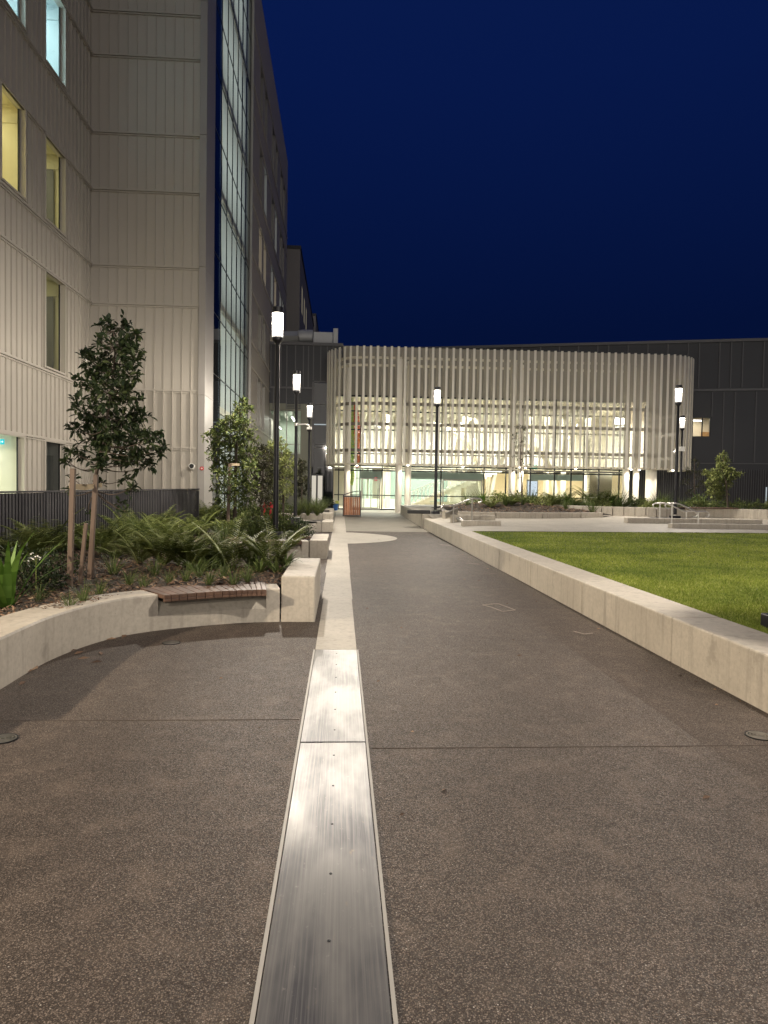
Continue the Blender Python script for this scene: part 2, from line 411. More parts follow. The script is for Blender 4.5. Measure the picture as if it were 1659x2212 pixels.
# sawn joints in the asphalt
struct(MB().box(.2, 3.0, 3.97, 3.973, -.01, .003).build('pavement_joint', 'joint'))
struct(MB().box(-3.2, -.25, 4.48, 4.4825, -.01, .003).build('pavement_joint', 'joint'))
# flush strip beyond the metal covers, in poured lengths
mb = MB(); y = 6.43
while y < 44:
    L = 3.0; ww = min(1, (y-6.4)/9)
    mb.box(-.22-.07*ww, .165+.03*ww, y+.006, min(y+L, 44.2), -.03, .006); y += L
struct(mb.build('kerb_strip', 'concrete_flat', bevel=.004))
struct(MB().box(-.236, -.222, -2, 6.42, -.03, .008).box(.167, .18, -2, 6.42, -.03, .008).build('kerb_edging', 'angle'))
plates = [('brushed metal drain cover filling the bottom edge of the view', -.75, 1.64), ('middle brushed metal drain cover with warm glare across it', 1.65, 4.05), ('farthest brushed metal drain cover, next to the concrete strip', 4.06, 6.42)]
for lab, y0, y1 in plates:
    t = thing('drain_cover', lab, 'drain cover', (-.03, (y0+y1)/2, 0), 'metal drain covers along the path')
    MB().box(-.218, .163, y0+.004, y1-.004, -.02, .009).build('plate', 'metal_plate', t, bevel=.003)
    for i in range(6):
        MB().lathe([(.0065, .0095), (.0065, .0108), (.004, .011), (.0035, .0098), (0, .0098)], (-.02, y0+.2+i*.4, 0), 12).build('screw', 'frame_dark', t, smooth=True)
# chalk traces and litter
def chalk(pts, wd=.02):
    mb = MB()
    for a, b in zip(pts, pts[1:]): mb.bar((*W(*a)[:2], .002), (*W(*b)[:2], .002), wd, .003)
    return mb
cm = plain('pale_chalk', (.24, .20, .17), .9, 0, .5, 60)
tag(chalk([(1043, 1307), (1075, 1304), (1100, 1313), (1113, 1318), (1085, 1321), (1062, 1312), (1043, 1307)], .018).build('chalk_mark', cm), 'faint chalk outline on the asphalt in the middle of the path', 'chalk mark', 'chalk marks')
tag(chalk([(1008, 1217), (1035, 1219)], .05).build('chalk_mark', cm), 'small pale chalk dash near the right path wall, farther away', 'chalk mark', 'chalk marks')
tag(chalk([(1240, 1364), (1262, 1370), (1280, 1368)], .02).build('chalk_mark', cm), 'small chalk squiggle close to the right path wall', 'chalk mark', 'chalk marks')
tag(chalk([(950, 1176), (980, 1180)], .06).build('chalk_mark', cm), 'pale smear beside the white paving disc', 'chalk mark', 'chalk marks')
mb = MB()
for px, py, sz in [(170, 1412, .05), (150, 1407, .06), (218, 1413, .05), (180, 1424, .05), (75, 1445, .06), (60, 1452, .05), (240, 1382, .05), (268, 1376, .06), (208, 1432, .05), (48, 1478, .04)]:
    p = W(px, py); a = random.random()*3
    d = Vector((math.cos(a), math.sin(a), 0))*sz; q = Vector((-d.y, d.x, 0))*.4
    mb.add([p-d+Vector((0, 0, .004)), p+q+Vector((0, 0, .02)), p+d+Vector((0, 0, .012)), p-q+Vector((0, 0, .006))], [(0, 1, 2), (0, 2, 3)])
tag(mb.build('fallen_leaves', 'mulch'), 'dry leaves scattered below the curved wall', 'litter', None, 'stuff')
mb = MB()
for k in range(60):
    y = 2.5+22*random.random()**1.2; x = random.choice([random.uniform(.3, 2.9), 2.95-abs(random.gauss(0, .12)), random.uniform(-2.2, -.4) if y < 7 else random.uniform(.3, 2.8)])
    a = random.random()*6.28; sz = random.uniform(.012, .03); d = Vector((math.cos(a), math.sin(a), 0))*sz; q = Vector((-d.y, d.x, 0))*.4; p = Vector((x, y, 0))
    mb.add([p-d+Vector((0, 0, .003)), p+q+Vector((0, 0, .012)), p+d+Vector((0, 0, .006)), p-q+Vector((0, 0, .004))], [(0, 1, 2), (0, 2, 3)])
tag(mb.build('fallen_leaves', 'mulch'), 'sparse dry leaf scraps lying about the asphalt path', 'litter', None, 'stuff')
def drain_grate(c, lab):
    t = thing('floor_drain', lab, 'drain', c)
    mb = MB()
    for r in (.012, .03, .048, .066): mb.lathe([(r, .002), (r, .006), (r+.008, .006), (r+.008, .002)], c, 28)
    mb.build('grate', 'steel', t, smooth=True)
    MB().lathe([(0, .001), (.078, .001), (.078, .0065), (.084, .0065), (.084, .001)], c, 28).build('rim', 'frame_dark', t, smooth=True)
drain_grate(W(6, 1597), 'round drain grate at the left edge of the asphalt')
drain_grate(W(370, 1389), 'round drain grate in the shade below the timber bench')
drain_grate(W(1640, 1590), 'round drain grate at the foot of the right wall')

# ------------------------------------------------------------------ right path wall, lawn, plaza
mb = MB()
ys = [2.0, 3.6, 6.0, 8.4, 10.85, 13.2, 15.5, 18.1, 20.5, 23, 26.9]
def wx(y): return 2.95+max(0, (y-5))*.0135
for a, b in zip(ys, ys[1:]):
    a2, b2 = a+.006, b-.006
    mb.add([(wx(a2), a2, -.02), (wx(a2)+.46, a2, -.02), (wx(b2)+.46, b2, -.02), (wx(b2), b2, -.02),
            (wx(a2), a2, .40), (wx(a2)+.46, a2, .40), (wx(b2)+.46, b2, .40), (wx(b2), b2, .40)],
           [(0, 3, 2, 1), (4, 5, 6, 7), (0, 1, 5, 4), (1, 2, 6, 5), (2, 3, 7, 6), (3, 0, 4, 7)])
tag(mb.build('retaining_wall', 'concrete', bevel=.014), 'long pale concrete block wall between the path and the lawn', 'wall', 'concrete walls beside the path')
mb = MB(); ys = [27.2, 29.5, 32.3, 35, 38, 40.5, 43]
for a, b in zip(ys, ys[1:]):
    x0 = 3.22+.03*(a-27); x1 = 3.22+.03*(b-27)
    mb.prism([(x0, a+.006), (x0+.45, a+.006), (x1+.45, b-.006), (x1, b-.006)], -.02, .56)
tag(mb.build('retaining_wall', 'concrete', bevel=.014), 'far concrete wall leading to the white columns of the entrance', 'wall', 'concrete walls beside the path')
struct(MB().prism([(3.4, -2), (26, -2), (26, 20.2), (12.9, 19.9), (3.6, 19.05)], -.02, .37).build('lawn', 'turf'))
def lawn_blades():
    N = 150000
    y = 4.6+(20.2-4.6)*rng.random(N*3)**1.5
    xmax = np.minimum(y*.66+.4, 15)
    x = 3.42+(xmax-3.42)*rng.random(N*3)
    back = 19.05+(x-3.6)*.1
    ok = (y < back) & (x > 3.43+.0135*(y-5)*.9) & (xmax > 3.5)
    x, y = x[ok][:N], y[ok][:N]; n = len(x)
    h = (.016+.02*rng.random(n))*(1+.1*np.sin(x*2.3)*np.cos(y*1.7)); wd = .0035+.0035*rng.random(n)+.00025*y
    a = rng.random(n)*2*np.pi; ca, sa = np.cos(a), np.sin(a)
    l = h*.7*rng.random(n); b = rng.random(n)*2*np.pi
    z = np.full(n, .368)
    V = np.empty((n, 3, 3))
    V[:, 0] = np.stack([x-ca*wd, y-sa*wd, z], 1); V[:, 1] = np.stack([x+ca*wd, y+sa*wd, z], 1)
    V[:, 2] = np.stack([x+np.cos(b)*l, y+np.sin(b)*l, z+h], 1)
    return V.reshape(-1, 3), n
def tri_mesh(name, V, n, k, mat, parent=None):
    me = bpy.data.meshes.new(name)
    me.vertices.add(len(V)); me.vertices.foreach_set('co', (V-np.array(parent_loc(parent))).astype(np.float32).ravel())
    me.loops.add(n*k); me.loops.foreach_set('vertex_index', np.arange(n*k, dtype=np.int32))
    me.polygons.add(n); me.polygons.foreach_set('loop_start', np.arange(0, n*k, k, dtype=np.int32))
    me.polygons.foreach_set('loop_total', np.full(n, k, dtype=np.int32))
    me.materials.append(MT[mat]); me.update(calc_edges=True)
    o = bpy.data.objects.new(name, me); COL.objects.link(o)
    if parent is not None: o.parent = parent
    return o
V, n = lawn_blades()
tag(tri_mesh('grass', V, n, 3, 'grass'), 'short mown green lawn grass behind the right wall', 'grass', None, 'stuff')
# plaza as a gently rising sheet
mb = MB()
gx = [0, .03, .1, .25, .5, .75, 1]
rows = [(19.0, .392), (21.5, .44), (24, .5), (27, .57), (27.15, .57), (30, .575), (44.2, .575)]
def pl_x0(y): return 3.32+.0135*(y-5) if y < 27.1 else 3.4+.03*(y-27)
vs = []; 
for y_, z_ in rows:
    for g in gx:
        x0 = pl_x0(y_); x_ = x0+(34-x0)*g
        yy = y_ if y_ > 19.5 else 19.0+max(0, min(x_, 13)-3.6)*.095
        vs.append((x_, yy, min(z_, .388 if y_ < 27.1 else .545) if g == 0 else z_))
fs = []
for i in range(len(rows)-1):
    for k in range(len(gx)-1):
        b = i*len(gx)+k; fs.append((b, b+1, b+len(gx)+1, b+len(gx)))
struct(mb.add(vs, fs).build('plaza_pavement', 'concrete_flat'))
def plaza_z(y): return float(np.interp(y, [r[0] for r in rows], [r[1] for r in rows]))

# ------------------------------------------------------------------ street lamps
def lamp(px_or_loc, label, scale=1.0, power=800, base_plate=True, group='black street lamps with clear lamp heads'):
    c = Vector(px_or_loc)
    t = thing('street_lamp', label, 'street lamp', c, group)
    x, y, z = c; s = scale
    MB().box(x-.16, x+.16, y-.16, y+.16, z-.3, z+.12*s).build('base', 'pole', t, bevel=.01)
    MB().lathe([(.062, .17*s), (.058, 2.2*s), (.05, 4.28*s), (.085, 4.33*s), (.118, 4.36*s), (.118, 4.42*s), (.04, 4.43*s)], c, 20).build('pole', 'pole', t, smooth=True)
    hd = MB()
    zz = 4.43*s; hh = .52
    hd.lathe([(.122, zz), (.122, zz+hh)], c, 40); hd.f = [f for f in hd.f if len(f) == 4]
    d = hd.build('diffuser', 'diffuser', t, smooth=True)
    MB().lathe([(.05, zz+.005), (.045, zz+.2), (.03, zz+.36), (.02, zz+.38)], c, 16).build('inner_cone', 'white', t, smooth=True)
    cp = MB().lathe([(.03, zz+hh+.002), (.124, zz+hh+.002), (.124, zz+hh+.13), (.11, zz+hh+.14), (0, zz+hh+.145)], c, 28).build('lamp_cap', 'pole', t, smooth=True)
    MB().lathe([(.06, zz+hh-.016), (.118, zz+hh-.016), (.118, zz+hh-.001), (.06, zz+hh-.001)], c, 24).build('light_disc', 'lamp_disc', t)
    light('lamp_light', 'POINT', (x, y, z+zz+hh-.03), power*2.2, NEUT, t, .05)
    return t
LZ = 5.22-.25-4.43-.0
lamp((-1.45, 15.6, .40), 'nearest glaring street lamp, rising from the left planting beds', 1.0, 1800)
lamp((-1.55, 23.8, .38), 'street lamp with a camera on its pole, second along the left beds', 1.0, 800)
lamp((-1.52, 32.8, .40), 'smallest street lamp on the left, farthest along the beds', 1.0, 800)
lamp((3.8, 27.8, .55), 'street lamp right of the path wall in front of the fin screen', 1.0, 1500)
lamp((13.1, 26.5, .53), 'taller of the two street lamps at the right end of the screen', 1.03, 1500)
lamp((18.0, 35.9, .58), 'shorter rear street lamp of the pair at the right end of the screen', 1.0, 800)
lamp((3.76, 5.55, .37), 'street lamp at the right frame edge of which only the black base shows', 1.05, 1450)
# further lamps of the same row behind the viewpoint
lamp((-1.6, -6.5, .0), 'street lamp behind the viewpoint on the left', 1.0, 1700)
lamp((3.58, -12, .38), 'street lamp behind the viewpoint on the right', 1.0, 1200)
# wall floodlight on the left building, outside the frame
# ------------------------------------------------------------------ planters
base_pts = [(-2.35, 1.5), (-2.42, 3.2), (-2.43, 4.74), (-2.46, 5.2), (-2.45, 6.1), (-2.25, 6.85), (-1.88, 7.3), (-1.18, 7.69), (-.67, 7.8)]
def planter(oy, H, HB, label_wall, label_block, bench_label, y_start=4.35, glab='curved concrete planter walls'):
    P = catmull([(x, y, 0) for x, y in base_pts], 10)
    P = [p for p in P if p.y > y_start-1e-6]
    n = len(P)
    t = thing('planter_wall', label_wall, 'planter wall', (P[0].x, P[0].y+oy, 0), glab)
    nor = []
    for i in range(n):
        d = (P[min(i+1, n-1)]-P[max(i-1, 0)]).normalized(); nor.append(Vector((-d.y, d.x, 0)))
    off = Vector((0, oy, 0))
    ib0 = next(i for i in range(n) if P[i].x > -1.93 and P[i].y > 7); ib1 = next(i for i in range(n) if P[i].x > -.86 and P[i].y > 7)
    def sweep(i0, i1, prof):
        vs = []; m = len(prof)
        for i in range(i0, i1+1):
            for dn, z in prof: q = P[i]+nor[i]*dn+off; vs.append((q.x, q.y, z))
        fs = []
        for i in range(i1-i0):
            for k in range(m):
                k2 = (k+1) % m; fs.append((i*m+k, (i+1)*m+k, (i+1)*m+k2, i*m+k2))
        fs.append(tuple(range(m))); fs.append(tuple((i1-i0)*m+k for k in range(m))[::-1])
        return vs, fs
    full = [(0, -.02), (0, H-.015), (.012, H), (.40, H), (.42, H-.02), (.42, -.02)]
    low = [(0, -.02), (0, H*.40), (.16, H-.07), (.42, H-.06), (.42, -.02)]
    mb = MB(); mb.add(*sweep(0, ib0, full)); mb.add(*sweep(ib0, ib1, low)); mb.add(*sweep(ib1, n-1, full))
    mb.build('curved_wall', 'concrete', t, smooth=True, angle=35)
    # end block
    bl = MB().box(-.655, -.275, 7.8+oy, 9.85+oy, -.02, HB).build('concrete_block', 'concrete', bevel=.016)
    tag(bl, label_block, 'concrete block', 'concrete end blocks of the planters')
    # back and side walls of the bed
    MB().box(-2.2, -.67, 9.6+oy, 9.84+oy, -.02, H-.02).build('back_wall', 'concrete', t, bevel=.01)
    if bench_label:
        b = thing('timber_bench', bench_label, 'bench', (P[(ib0+ib1)//2].x, P[(ib0+ib1)//2].y+oy, H), 'timber bench tops set on the planter walls')
        sl = MB(); edge = MB(); N = 15
        for k in range(N):
            f0 = ib0+(ib1-ib0)*(k+.03)/N; f1 = ib0+(ib1-ib0)*(k+.97)/N
            def at(f, dn, z):
                i = min(int(f), n-2); fr = f-i
                q = P[i].lerp(P[i+1], fr)+nor[i].lerp(nor[i+1], fr).normalized()*dn+off; return (q.x, q.y, z)
            def slab(mbx, d0, d1, z0, z1):
                mbx.add([at(f0, d0, z0), at(f1, d0, z0), at(f1, d1, z0), at(f0, d1, z0), at(f0, d0, z1), at(f1, d0, z1), at(f1, d1, z1), at(f0, d1, z1)],
                        [(0, 3, 2, 1), (4, 5, 6, 7), (0, 1, 5, 4), (1, 2, 6, 5), (2, 3, 7, 6), (3, 0, 4, 7)])
            slab(sl, -.15, .47, H-.03, H+.012); slab(sl, -.15, -.12, H-.06, H-.031)
        sl.build('slatted_seat', 'bench', b, bevel=.004)
        st = MB()
        for f in (.08, .5, .92):
            i = int(ib0+(ib1-ib0)*f); st.bar(P[i]+off+nor[i]*.0+Vector((0, 0, H-.06)), P[i]+off+nor[i]*.40+Vector((0, 0, H-.06)), .05, .03)
        st.build('steel_bracket', 'frame_dark', b)
    return P, nor
planter(0, .375, .515, 'nearest curved concrete planter wall sweeping in from the left edge', 'nearest big concrete block at the end of the curved planter wall', 'nearest curved bench of brown timber slats on the planter wall')
planter(6.95, .385, .405, 'second curved planter wall, half hidden by the ferns', 'second concrete block from the camera along the strip', 'second timber slat bench, partly hidden behind the ferns')
planter(16.4, .335, .345, 'third planter wall near the left lamp with the camera', 'third concrete block along the strip beyond the near lamp', None)
for k, (yy, hh, lab, lab2) in enumerate([(31.0, .4, 'fourth concrete block along the strip, below the tufted grasses', 'short planter wall beside the fourth concrete block'), (36.8, .42, 'farthest concrete block along the strip, left of the timber bin', 'farthest short planter wall, left of the timber bin')]):
    tag(MB().box(-.82, -.38, yy, yy+2, -.02, hh).build('concrete_block', 'concrete', bevel=.014), lab, 'concrete block', 'concrete end blocks of the planters')
    tag(MB().box(-2.9, -.84, yy, yy+.3, -.02, hh-.03).build('planter_wall', 'concrete', bevel=.012), lab2, 'planter wall')
# beds
def curve_y(x): return float(np.interp(x, [-2.45, -2.25, -1.88, -1.18, -.67], [6.1, 6.85, 7.3, 7.69, 7.8]))
def in_bed(x, y):
    if x < -2.62: return y > 3
    if x > -.67: return False
    for o in (0, 6.95, 16.4):
        if curve_y(x)+.35+o < y < 9.7+o: return True
    return 31.2 < y < 42 and x > -2.9
def soil_z(x, y): return float(np.interp(y, [7.5, 8.6, 10, 13.5, 20, 24, 30], [.335, .41, .44, .36, .36, .32, .34]))+.03*math.sin(x*3.1)*math.cos(y*2.3)
mb = MB(); st = .2; idx = {}
def sv(i, j):
    if (i, j) not in idx:
        idx[(i, j)] = len(mb.v); x, y = -9.2+i*st, 3+j*st
        mb.v.append((x, y, soil_z(x, y)+random.uniform(-.012, .012)))
    return idx[(i, j)]
for i in range(44):
    for j in range(196):
        x, y = -9.2+(i+.5)*st, 3+(j+.5)*st
        if in_bed(x, y): mb.f.append((sv(i, j), sv(i+1, j), sv(i+1, j+1), sv(i, j+1)))
so = struct(mb.build('soil', 'soil', smooth=True, angle=80))
# mulch chips
def chips(n, sampler, zf, sz=.05):
    V = []
    for _ in range(n):
        x, y = sampler()
        z = zf(x, y)+random.uniform(.0, .03); a = random.random()*6.28; L = sz*random.uniform(.4, 1.3); q = L*random.uniform(.18, .4)
        d = Vector((math.cos(a), math.sin(a), random.uniform(-.45, .45))); s_ = Vector((-math.sin(a), math.cos(a), random.uniform(-.4, .4)))
        c = Vector((x, y, z))
        V += [c-d*L/2-s_*q/2, c+d*L/2-s_*q/2, c+d*L/2+s_*q/2, c-d*L/2+s_*q/2]
    return np.array(V), n
def samp1():
    while True:
        y = 4.3+9*random.random()**1.3; x = random.uniform(-5.6, -.67)
        if in_bed(x, y) and abs(x) < .52*y: return x, y
tag(tri_mesh('bark_mulch', *chips(16000, samp1, soil_z), 4, 'mulch'), 'brown bark chip mulch in the left planting beds', 'mulch', None, 'stuff')
def samp2():
    while True:
        y = random.uniform(13.5, 17); x = random.uniform(-4, -.67)
        if in_bed(x, y): return x, y
tag(tri_mesh('bark_mulch', *chips(3500, samp2, soil_z, .06), 4, 'mulch'), 'bark mulch around the base of the near lamp', 'mulch', None, 'stuff')

# ------------------------------------------------------------------ foliage makers
def unit(a): return a/np.maximum(1e-9, np.linalg.norm(a, axis=-1, keepdims=True))
def leaf_tris(p, d, L, wd, fold=.25, droop=.15):
    """p,d (n,3): folded leaves of two triangles each -> quads split along the midrib (as 2 tris sharing verts is 4 verts + 2 faces)"""
    n = len(p); up = np.tile([0, 0, 1.], (n, 1))+rng.normal(0, .45, (n, 3))
    s = unit(np.cross(d, up)); nn = np.cross(s, d)
    L = L[:, None]; wd = wd[:, None]
    a = p; m1 = p+d*L*.3+s*wd*.42+nn*wd*fold*.8; m2 = p+d*L*.3-s*wd*.42+nn*wd*fold*.8
    k1 = p+d*L*.66+s*wd*.40+nn*(wd*fold)-np.array([0, 0, 1])*L*droop*.35; k2 = p+d*L*.66-s*wd*.40+nn*(wd*fold)-np.array([0, 0, 1])*L*droop*.35
    c = p+d*L*.5-np.array([0, 0, 1])*L*droop*.2; e = p+d*L-np.array([0, 0, 1])*L*droop
    V = np.stack([a, m1, k1, e, c, k2, m2], 1)  # 7 verts
    return V
LEAF_F = [(0, 1, 4), (1, 2, 4), (2, 3, 4), (3, 5, 4), (5, 6, 4), (6, 0, 4)]
def leaf_object(name, V, mat, parent):
    n = len(V); k = V.shape[1]
    F_ = (np.arange(n)[:, None, None]*k+np.array(LEAF_F)[None]).reshape(-1, 3)
    me = bpy.data.meshes.new(name)
    Vv = (V.reshape(-1, 3)-np.array(parent_loc(parent))).astype(np.float32)
    me.vertices.add(len(Vv)); me.vertices.foreach_set('co', Vv.ravel())
    me.loops.add(F_.size); me.loops.foreach_set('vertex_index', F_.ravel().astype(np.int32))
    me.polygons.add(len(F_)); me.polygons.foreach_set('loop_start', np.arange(0, F_.size, 3, dtype=np.int32)); me.polygons.foreach_set('loop_total', np.full(len(F_), 3, dtype=np.int32))
    me.materials.append(MT[mat]); me.update(calc_edges=True); me.validate()
    me.polygons.foreach_set('use_smooth', [True]*len(me.polygons))
    o = bpy.data.objects.new(name, me); COL.objects.link(o); o.parent = parent; return o
def tree(name, label, cat, base, trunk_pts, clumps, Lf, wf, dens, mat, r0=.04, per=6, group=None, twig=.0038, limb_from=.45):
    global rng
    sd_ = int(abs(base[0])*100)+int(base[1]*10); random.seed(sd_); rng = np.random.default_rng(sd_)
    t = thing(name, label, cat, base, group)
    T = catmull([Vector(p) for p in trunk_pts], 5); n = len(T)
    tb = MB().tube(T, [r0*(1-.8*i/(n-1)) for i in range(n)], 8)
    lm = MB(); P = []; Dd = []
    for c, r in clumps:
        c = Vector(c)
        k = min(range(n), key=lambda i: (T[i]-c).length+ (0 if T[i].z < c.z else .6)); k = max(int(n*(limb_from-.15)), min(n-1, k))
        a = T[k]
        mid = a.lerp(c, .5)+Vector((random.uniform(-.05, .05), random.uniform(-.05, .05), -.06))
        lm.tube(catmull([a, mid, c], 4), [twig*2.2*(1-.08*i) for i in range(9)], 5)
        m = max(3, int(2.3*dens*(r/.25)**2))
        for _ in range(m):
            d = Vector(rng.normal(0, 1, 3)).normalized()
            if d.z < -.5 and random.random() < .5: d.z *= -1
            tip = c+d*r*random.uniform(.45, 1.08)
            if random.random() < .5: lm.tube([c+(tip-c)*.15, c+(tip-c)*.6+Vector((0, 0, -.015)), tip], [twig, twig*.8, twig*.5], 3, False)
            for q in range(per+random.randint(-1, 1)):
                e_ = (d*.55+Vector(rng.normal(0, .7, 3))+Vector((0, 0, .25))).normalized()
                P.append(tip+Vector(rng.normal(0, .012, 3))-d*random.uniform(0, .06)); Dd.append(e_)
    tb.build('trunk', 'bark', t, smooth=True)
    lm.build('limbs', 'bark', t, smooth=True)
    P = np.array([tuple(p) for p in P]); Dd = np.array([tuple(p) for p in Dd]); n = len(P)
    L = Lf*(.6+.6*rng.random(n)); wv = L*wf*(.8+.4*rng.random(n))
    leaf_object('crown', leaf_tris(P, Dd, L, wv), mat, t); return t
def px_clumps(lst, Y, depth=.6):
    out = []
    for x, y, r in lst:
        rr = r*Y/F; yy = Y+random.uniform(-depth, depth)*min(1, 4*rr+.2)
        out.append((D(x, y, yy), rr))
    return out
# near tree
Y = 8.5
b = W(197, 1240, .44)
tree('young_tree', 'nearest dark glossy leaved young tree, tied to timber stakes', 'tree', b,
     [b-Vector((0, 0, .1)), D(200, 1150, Y), D(204, 1060, Y), D(212, 1000, Y), D(226, 930, Y), D(240, 850, Y+.05), D(248, 770, Y), D(245, 715, Y)],
     px_clumps([(232, 712, 22), (262, 708, 24), (290, 722, 18), (215, 703, 14), (185, 770, 20), (290, 770, 26), (250, 755, 40), (275, 745, 26), (205, 790, 28), (240, 800, 40), (285, 810, 26), (190, 830, 32), (235, 850, 44), (275, 860, 36),
                (175, 880, 26), (215, 900, 42), (262, 910, 44), (300, 905, 28), (165, 925, 20), (200, 950, 34), (245, 960, 40), (290, 955, 42), (328, 950, 24), (355, 963, 15), (180, 985, 24), (300, 995, 34), (325, 1005, 18), (345, 985, 16), (265, 1000, 26), (140, 1000, 10), (152, 975, 14), (270, 1035, 16), (285, 1055, 14), (160, 1035, 9), (260, 1090, 12), (272, 1105, 12), (150, 1060, 8), (200, 1110, 8), (215, 1045, 12), (350, 975, 10), (143, 995, 8)], Y)+px_clumps([(222, 962, 24), (216, 1000, 20), (236, 935, 26), (228, 985, 18)], Y-.3, .05),
     .088, .46, 23, 'leaf_magnolia', .033, 5)
stk = [((150, 1258), (158, 1012), 8.1, .042, 'leftmost and tallest timber stake beside the near tree'), ((171, 1252), (186, 1130), 8.35, .03, 'thin dark timber stake behind the tall stake'), ((193, 1244), (208, 1025), 8.45, .04, 'pale timber stake standing against the near tree trunk')]
for (bx, by), (tx, ty), yy, wd, lab in stk:
    a = W(bx, by, .42); c = D(tx, ty, a.y); 
    o = MB().bar(a-Vector((0, 0, .1)), c, wd*1.25, wd*1.25, (0, 1, 0)).build('tree_stake', 'stake', bevel=.004); tag(o, lab, 'tree stake', 'timber tree stakes')
a = D(158, 1050, 8.1); c = D(206, 1048, 8.5)
mb = MB()
loop = [a+Vector((-.03, -.035, 0)), a+Vector((.03, -.035, -.01)), a.lerp(c, .5)+Vector((0, -.01, -.03)), c+Vector((.05, -.05, 0)), c+Vector((.06, .05, 0)), a.lerp(c, .5)+Vector((0, .05, -.01)), a+Vector((-.03, .04, 0)), a+Vector((-.03, -.035, 0))]
for p, q in zip(loop, loop[1:]): mb.bar(p, q, .006, .05)
tag(mb.build('tree_tie', 'strap'), 'hessian strap tying the near tree to its tall stake', 'tree tie')
# second tree
Y = 18.0
b = W(507, 1120, .36); b = Vector((D(507, 1100, Y).x, Y, .36))
tree('young_tree', 'second young tree with a lamp-lit yellow tip, in front of the building corner', 'tree', b,
     [b-Vector((0, 0, .1)), D(508, 1060, Y), D(510, 1000, Y), D(512, 940, Y), D(515, 900, Y), D(518, 870, Y)],
     px_clumps([(522, 868, 12), (530, 880, 16), (512, 885, 16), (540, 885, 10), (518, 905, 20), (498, 915, 22), (530, 922, 22), (478, 925, 18), (460, 935, 14), (448, 945, 12), (505, 940, 34), (480, 950, 28), (535, 950, 24), (470, 968, 22), (500, 978, 34), (535, 985, 30), (478, 1000, 24), (510, 1015, 32), (540, 1020, 26), (485, 1035, 26), (520, 1050, 30), (470, 1055, 16), (545, 1055, 20), (460, 1015, 10), (500, 1075, 26), (535, 1085, 22), (470, 1085, 14), (457, 985, 10)], Y, .8),
     .105, .42, 15, 'leaf_myrtle', .05, 5)
tag(MB().bar((D(492, 1100, 17.6).x, 17.6, .3), D(497, 1002, 17.6), .075, .075, (0, 1, 0)).build('tree_stake', 'stake', bevel=.004), 'timber stake in front of the second young tree', 'tree stake', 'timber tree stakes')
a = D(498, 1005, 17.6); mb = MB()
for k in range(10):
    t0, t1 = math.pi*2*k/10, math.pi*2*(k+1)/10
    mb.bar(a+Vector((.09+.12*math.cos(t0), .1+.12*math.sin(t0), .02)), a+Vector((.09+.12*math.cos(t1), .1+.12*math.sin(t1), .02)), .008, .06)
tag(mb.build('tree_tie', 'strap'), 'hessian strap looped round the second young tree', 'tree tie')
Y = 21.5
b = Vector((D(565, 1100, Y).x, Y, .34))
tree('bronze_tree', 'dark bronze leaved tree standing left of the near lamp pole', 'tree', b, [b, D(566, 1060, Y), D(568, 1020, Y), D(570, 975, Y)],
     px_clumps([(560, 975, 16), (578, 980, 18), (555, 1000, 22), (580, 1005, 22), (565, 1025, 26), (590, 1030, 18), (552, 1045, 20), (580, 1055, 24), (560, 1070, 20), (592, 1065, 14), (570, 1085, 20)], Y, .8), .11, .4, 14, 'leaf_dark', .04, 5)
Y = 25.5
b = Vector((D(612, 1100, Y).x, Y, .34))
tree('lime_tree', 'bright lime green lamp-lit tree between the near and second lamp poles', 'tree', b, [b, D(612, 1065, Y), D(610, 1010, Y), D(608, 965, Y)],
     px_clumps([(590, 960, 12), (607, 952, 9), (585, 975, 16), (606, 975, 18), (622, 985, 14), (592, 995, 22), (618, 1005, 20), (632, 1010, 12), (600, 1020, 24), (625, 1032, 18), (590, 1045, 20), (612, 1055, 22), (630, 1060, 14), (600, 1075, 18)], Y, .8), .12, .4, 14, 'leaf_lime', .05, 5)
Y = 34.5
b = Vector((D(652, 1090, Y).x, Y, .34))
tree('dark_tree', 'dim slender tree behind the second and third lamp poles', 'tree', b, [b, D(652, 1060, Y), D(652, 1020, Y), D(653, 990, Y)],
     px_clumps([(650, 1000, 11), (658, 1015, 12), (646, 1022, 12), (655, 1040, 14), (644, 1050, 12), (662, 1055, 10), (652, 1068, 13)], Y, .8), .14, .4, 12, 'leaf_dark', .04, 5)
# right side trees
Y = 30.0
b = Vector((D(1573, 1090, Y).x, Y, .9))
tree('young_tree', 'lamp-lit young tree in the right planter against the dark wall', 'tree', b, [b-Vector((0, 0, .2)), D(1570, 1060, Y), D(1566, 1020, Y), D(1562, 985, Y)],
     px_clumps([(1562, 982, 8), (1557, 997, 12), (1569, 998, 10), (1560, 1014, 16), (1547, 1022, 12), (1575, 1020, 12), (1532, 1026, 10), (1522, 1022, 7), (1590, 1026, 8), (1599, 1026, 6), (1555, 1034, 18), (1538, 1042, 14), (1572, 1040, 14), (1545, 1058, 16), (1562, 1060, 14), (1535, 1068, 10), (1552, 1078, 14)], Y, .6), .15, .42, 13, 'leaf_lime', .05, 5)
Y = 32.5
b = Vector((D(1500, 1095, Y).x, Y, .9))
tree('dark_tree', 'dim straggly tree left of the lit tree in the right planter', 'tree', b, [b, D(1500, 1060, Y), D(1500, 1010, Y), D(1502, 985, Y)],
     px_clumps([(1500, 1000, 12), (1490, 1020, 12), (1510, 1025, 12), (1482, 1040, 10), (1518, 1050, 14), (1500, 1055, 10), (1487, 1065, 10)], Y, .6), .13, .35, 7, 'leaf_dark', .035, 4)
Y = 29.5
b = Vector((D(1128, 1085, Y).x, Y, .9))
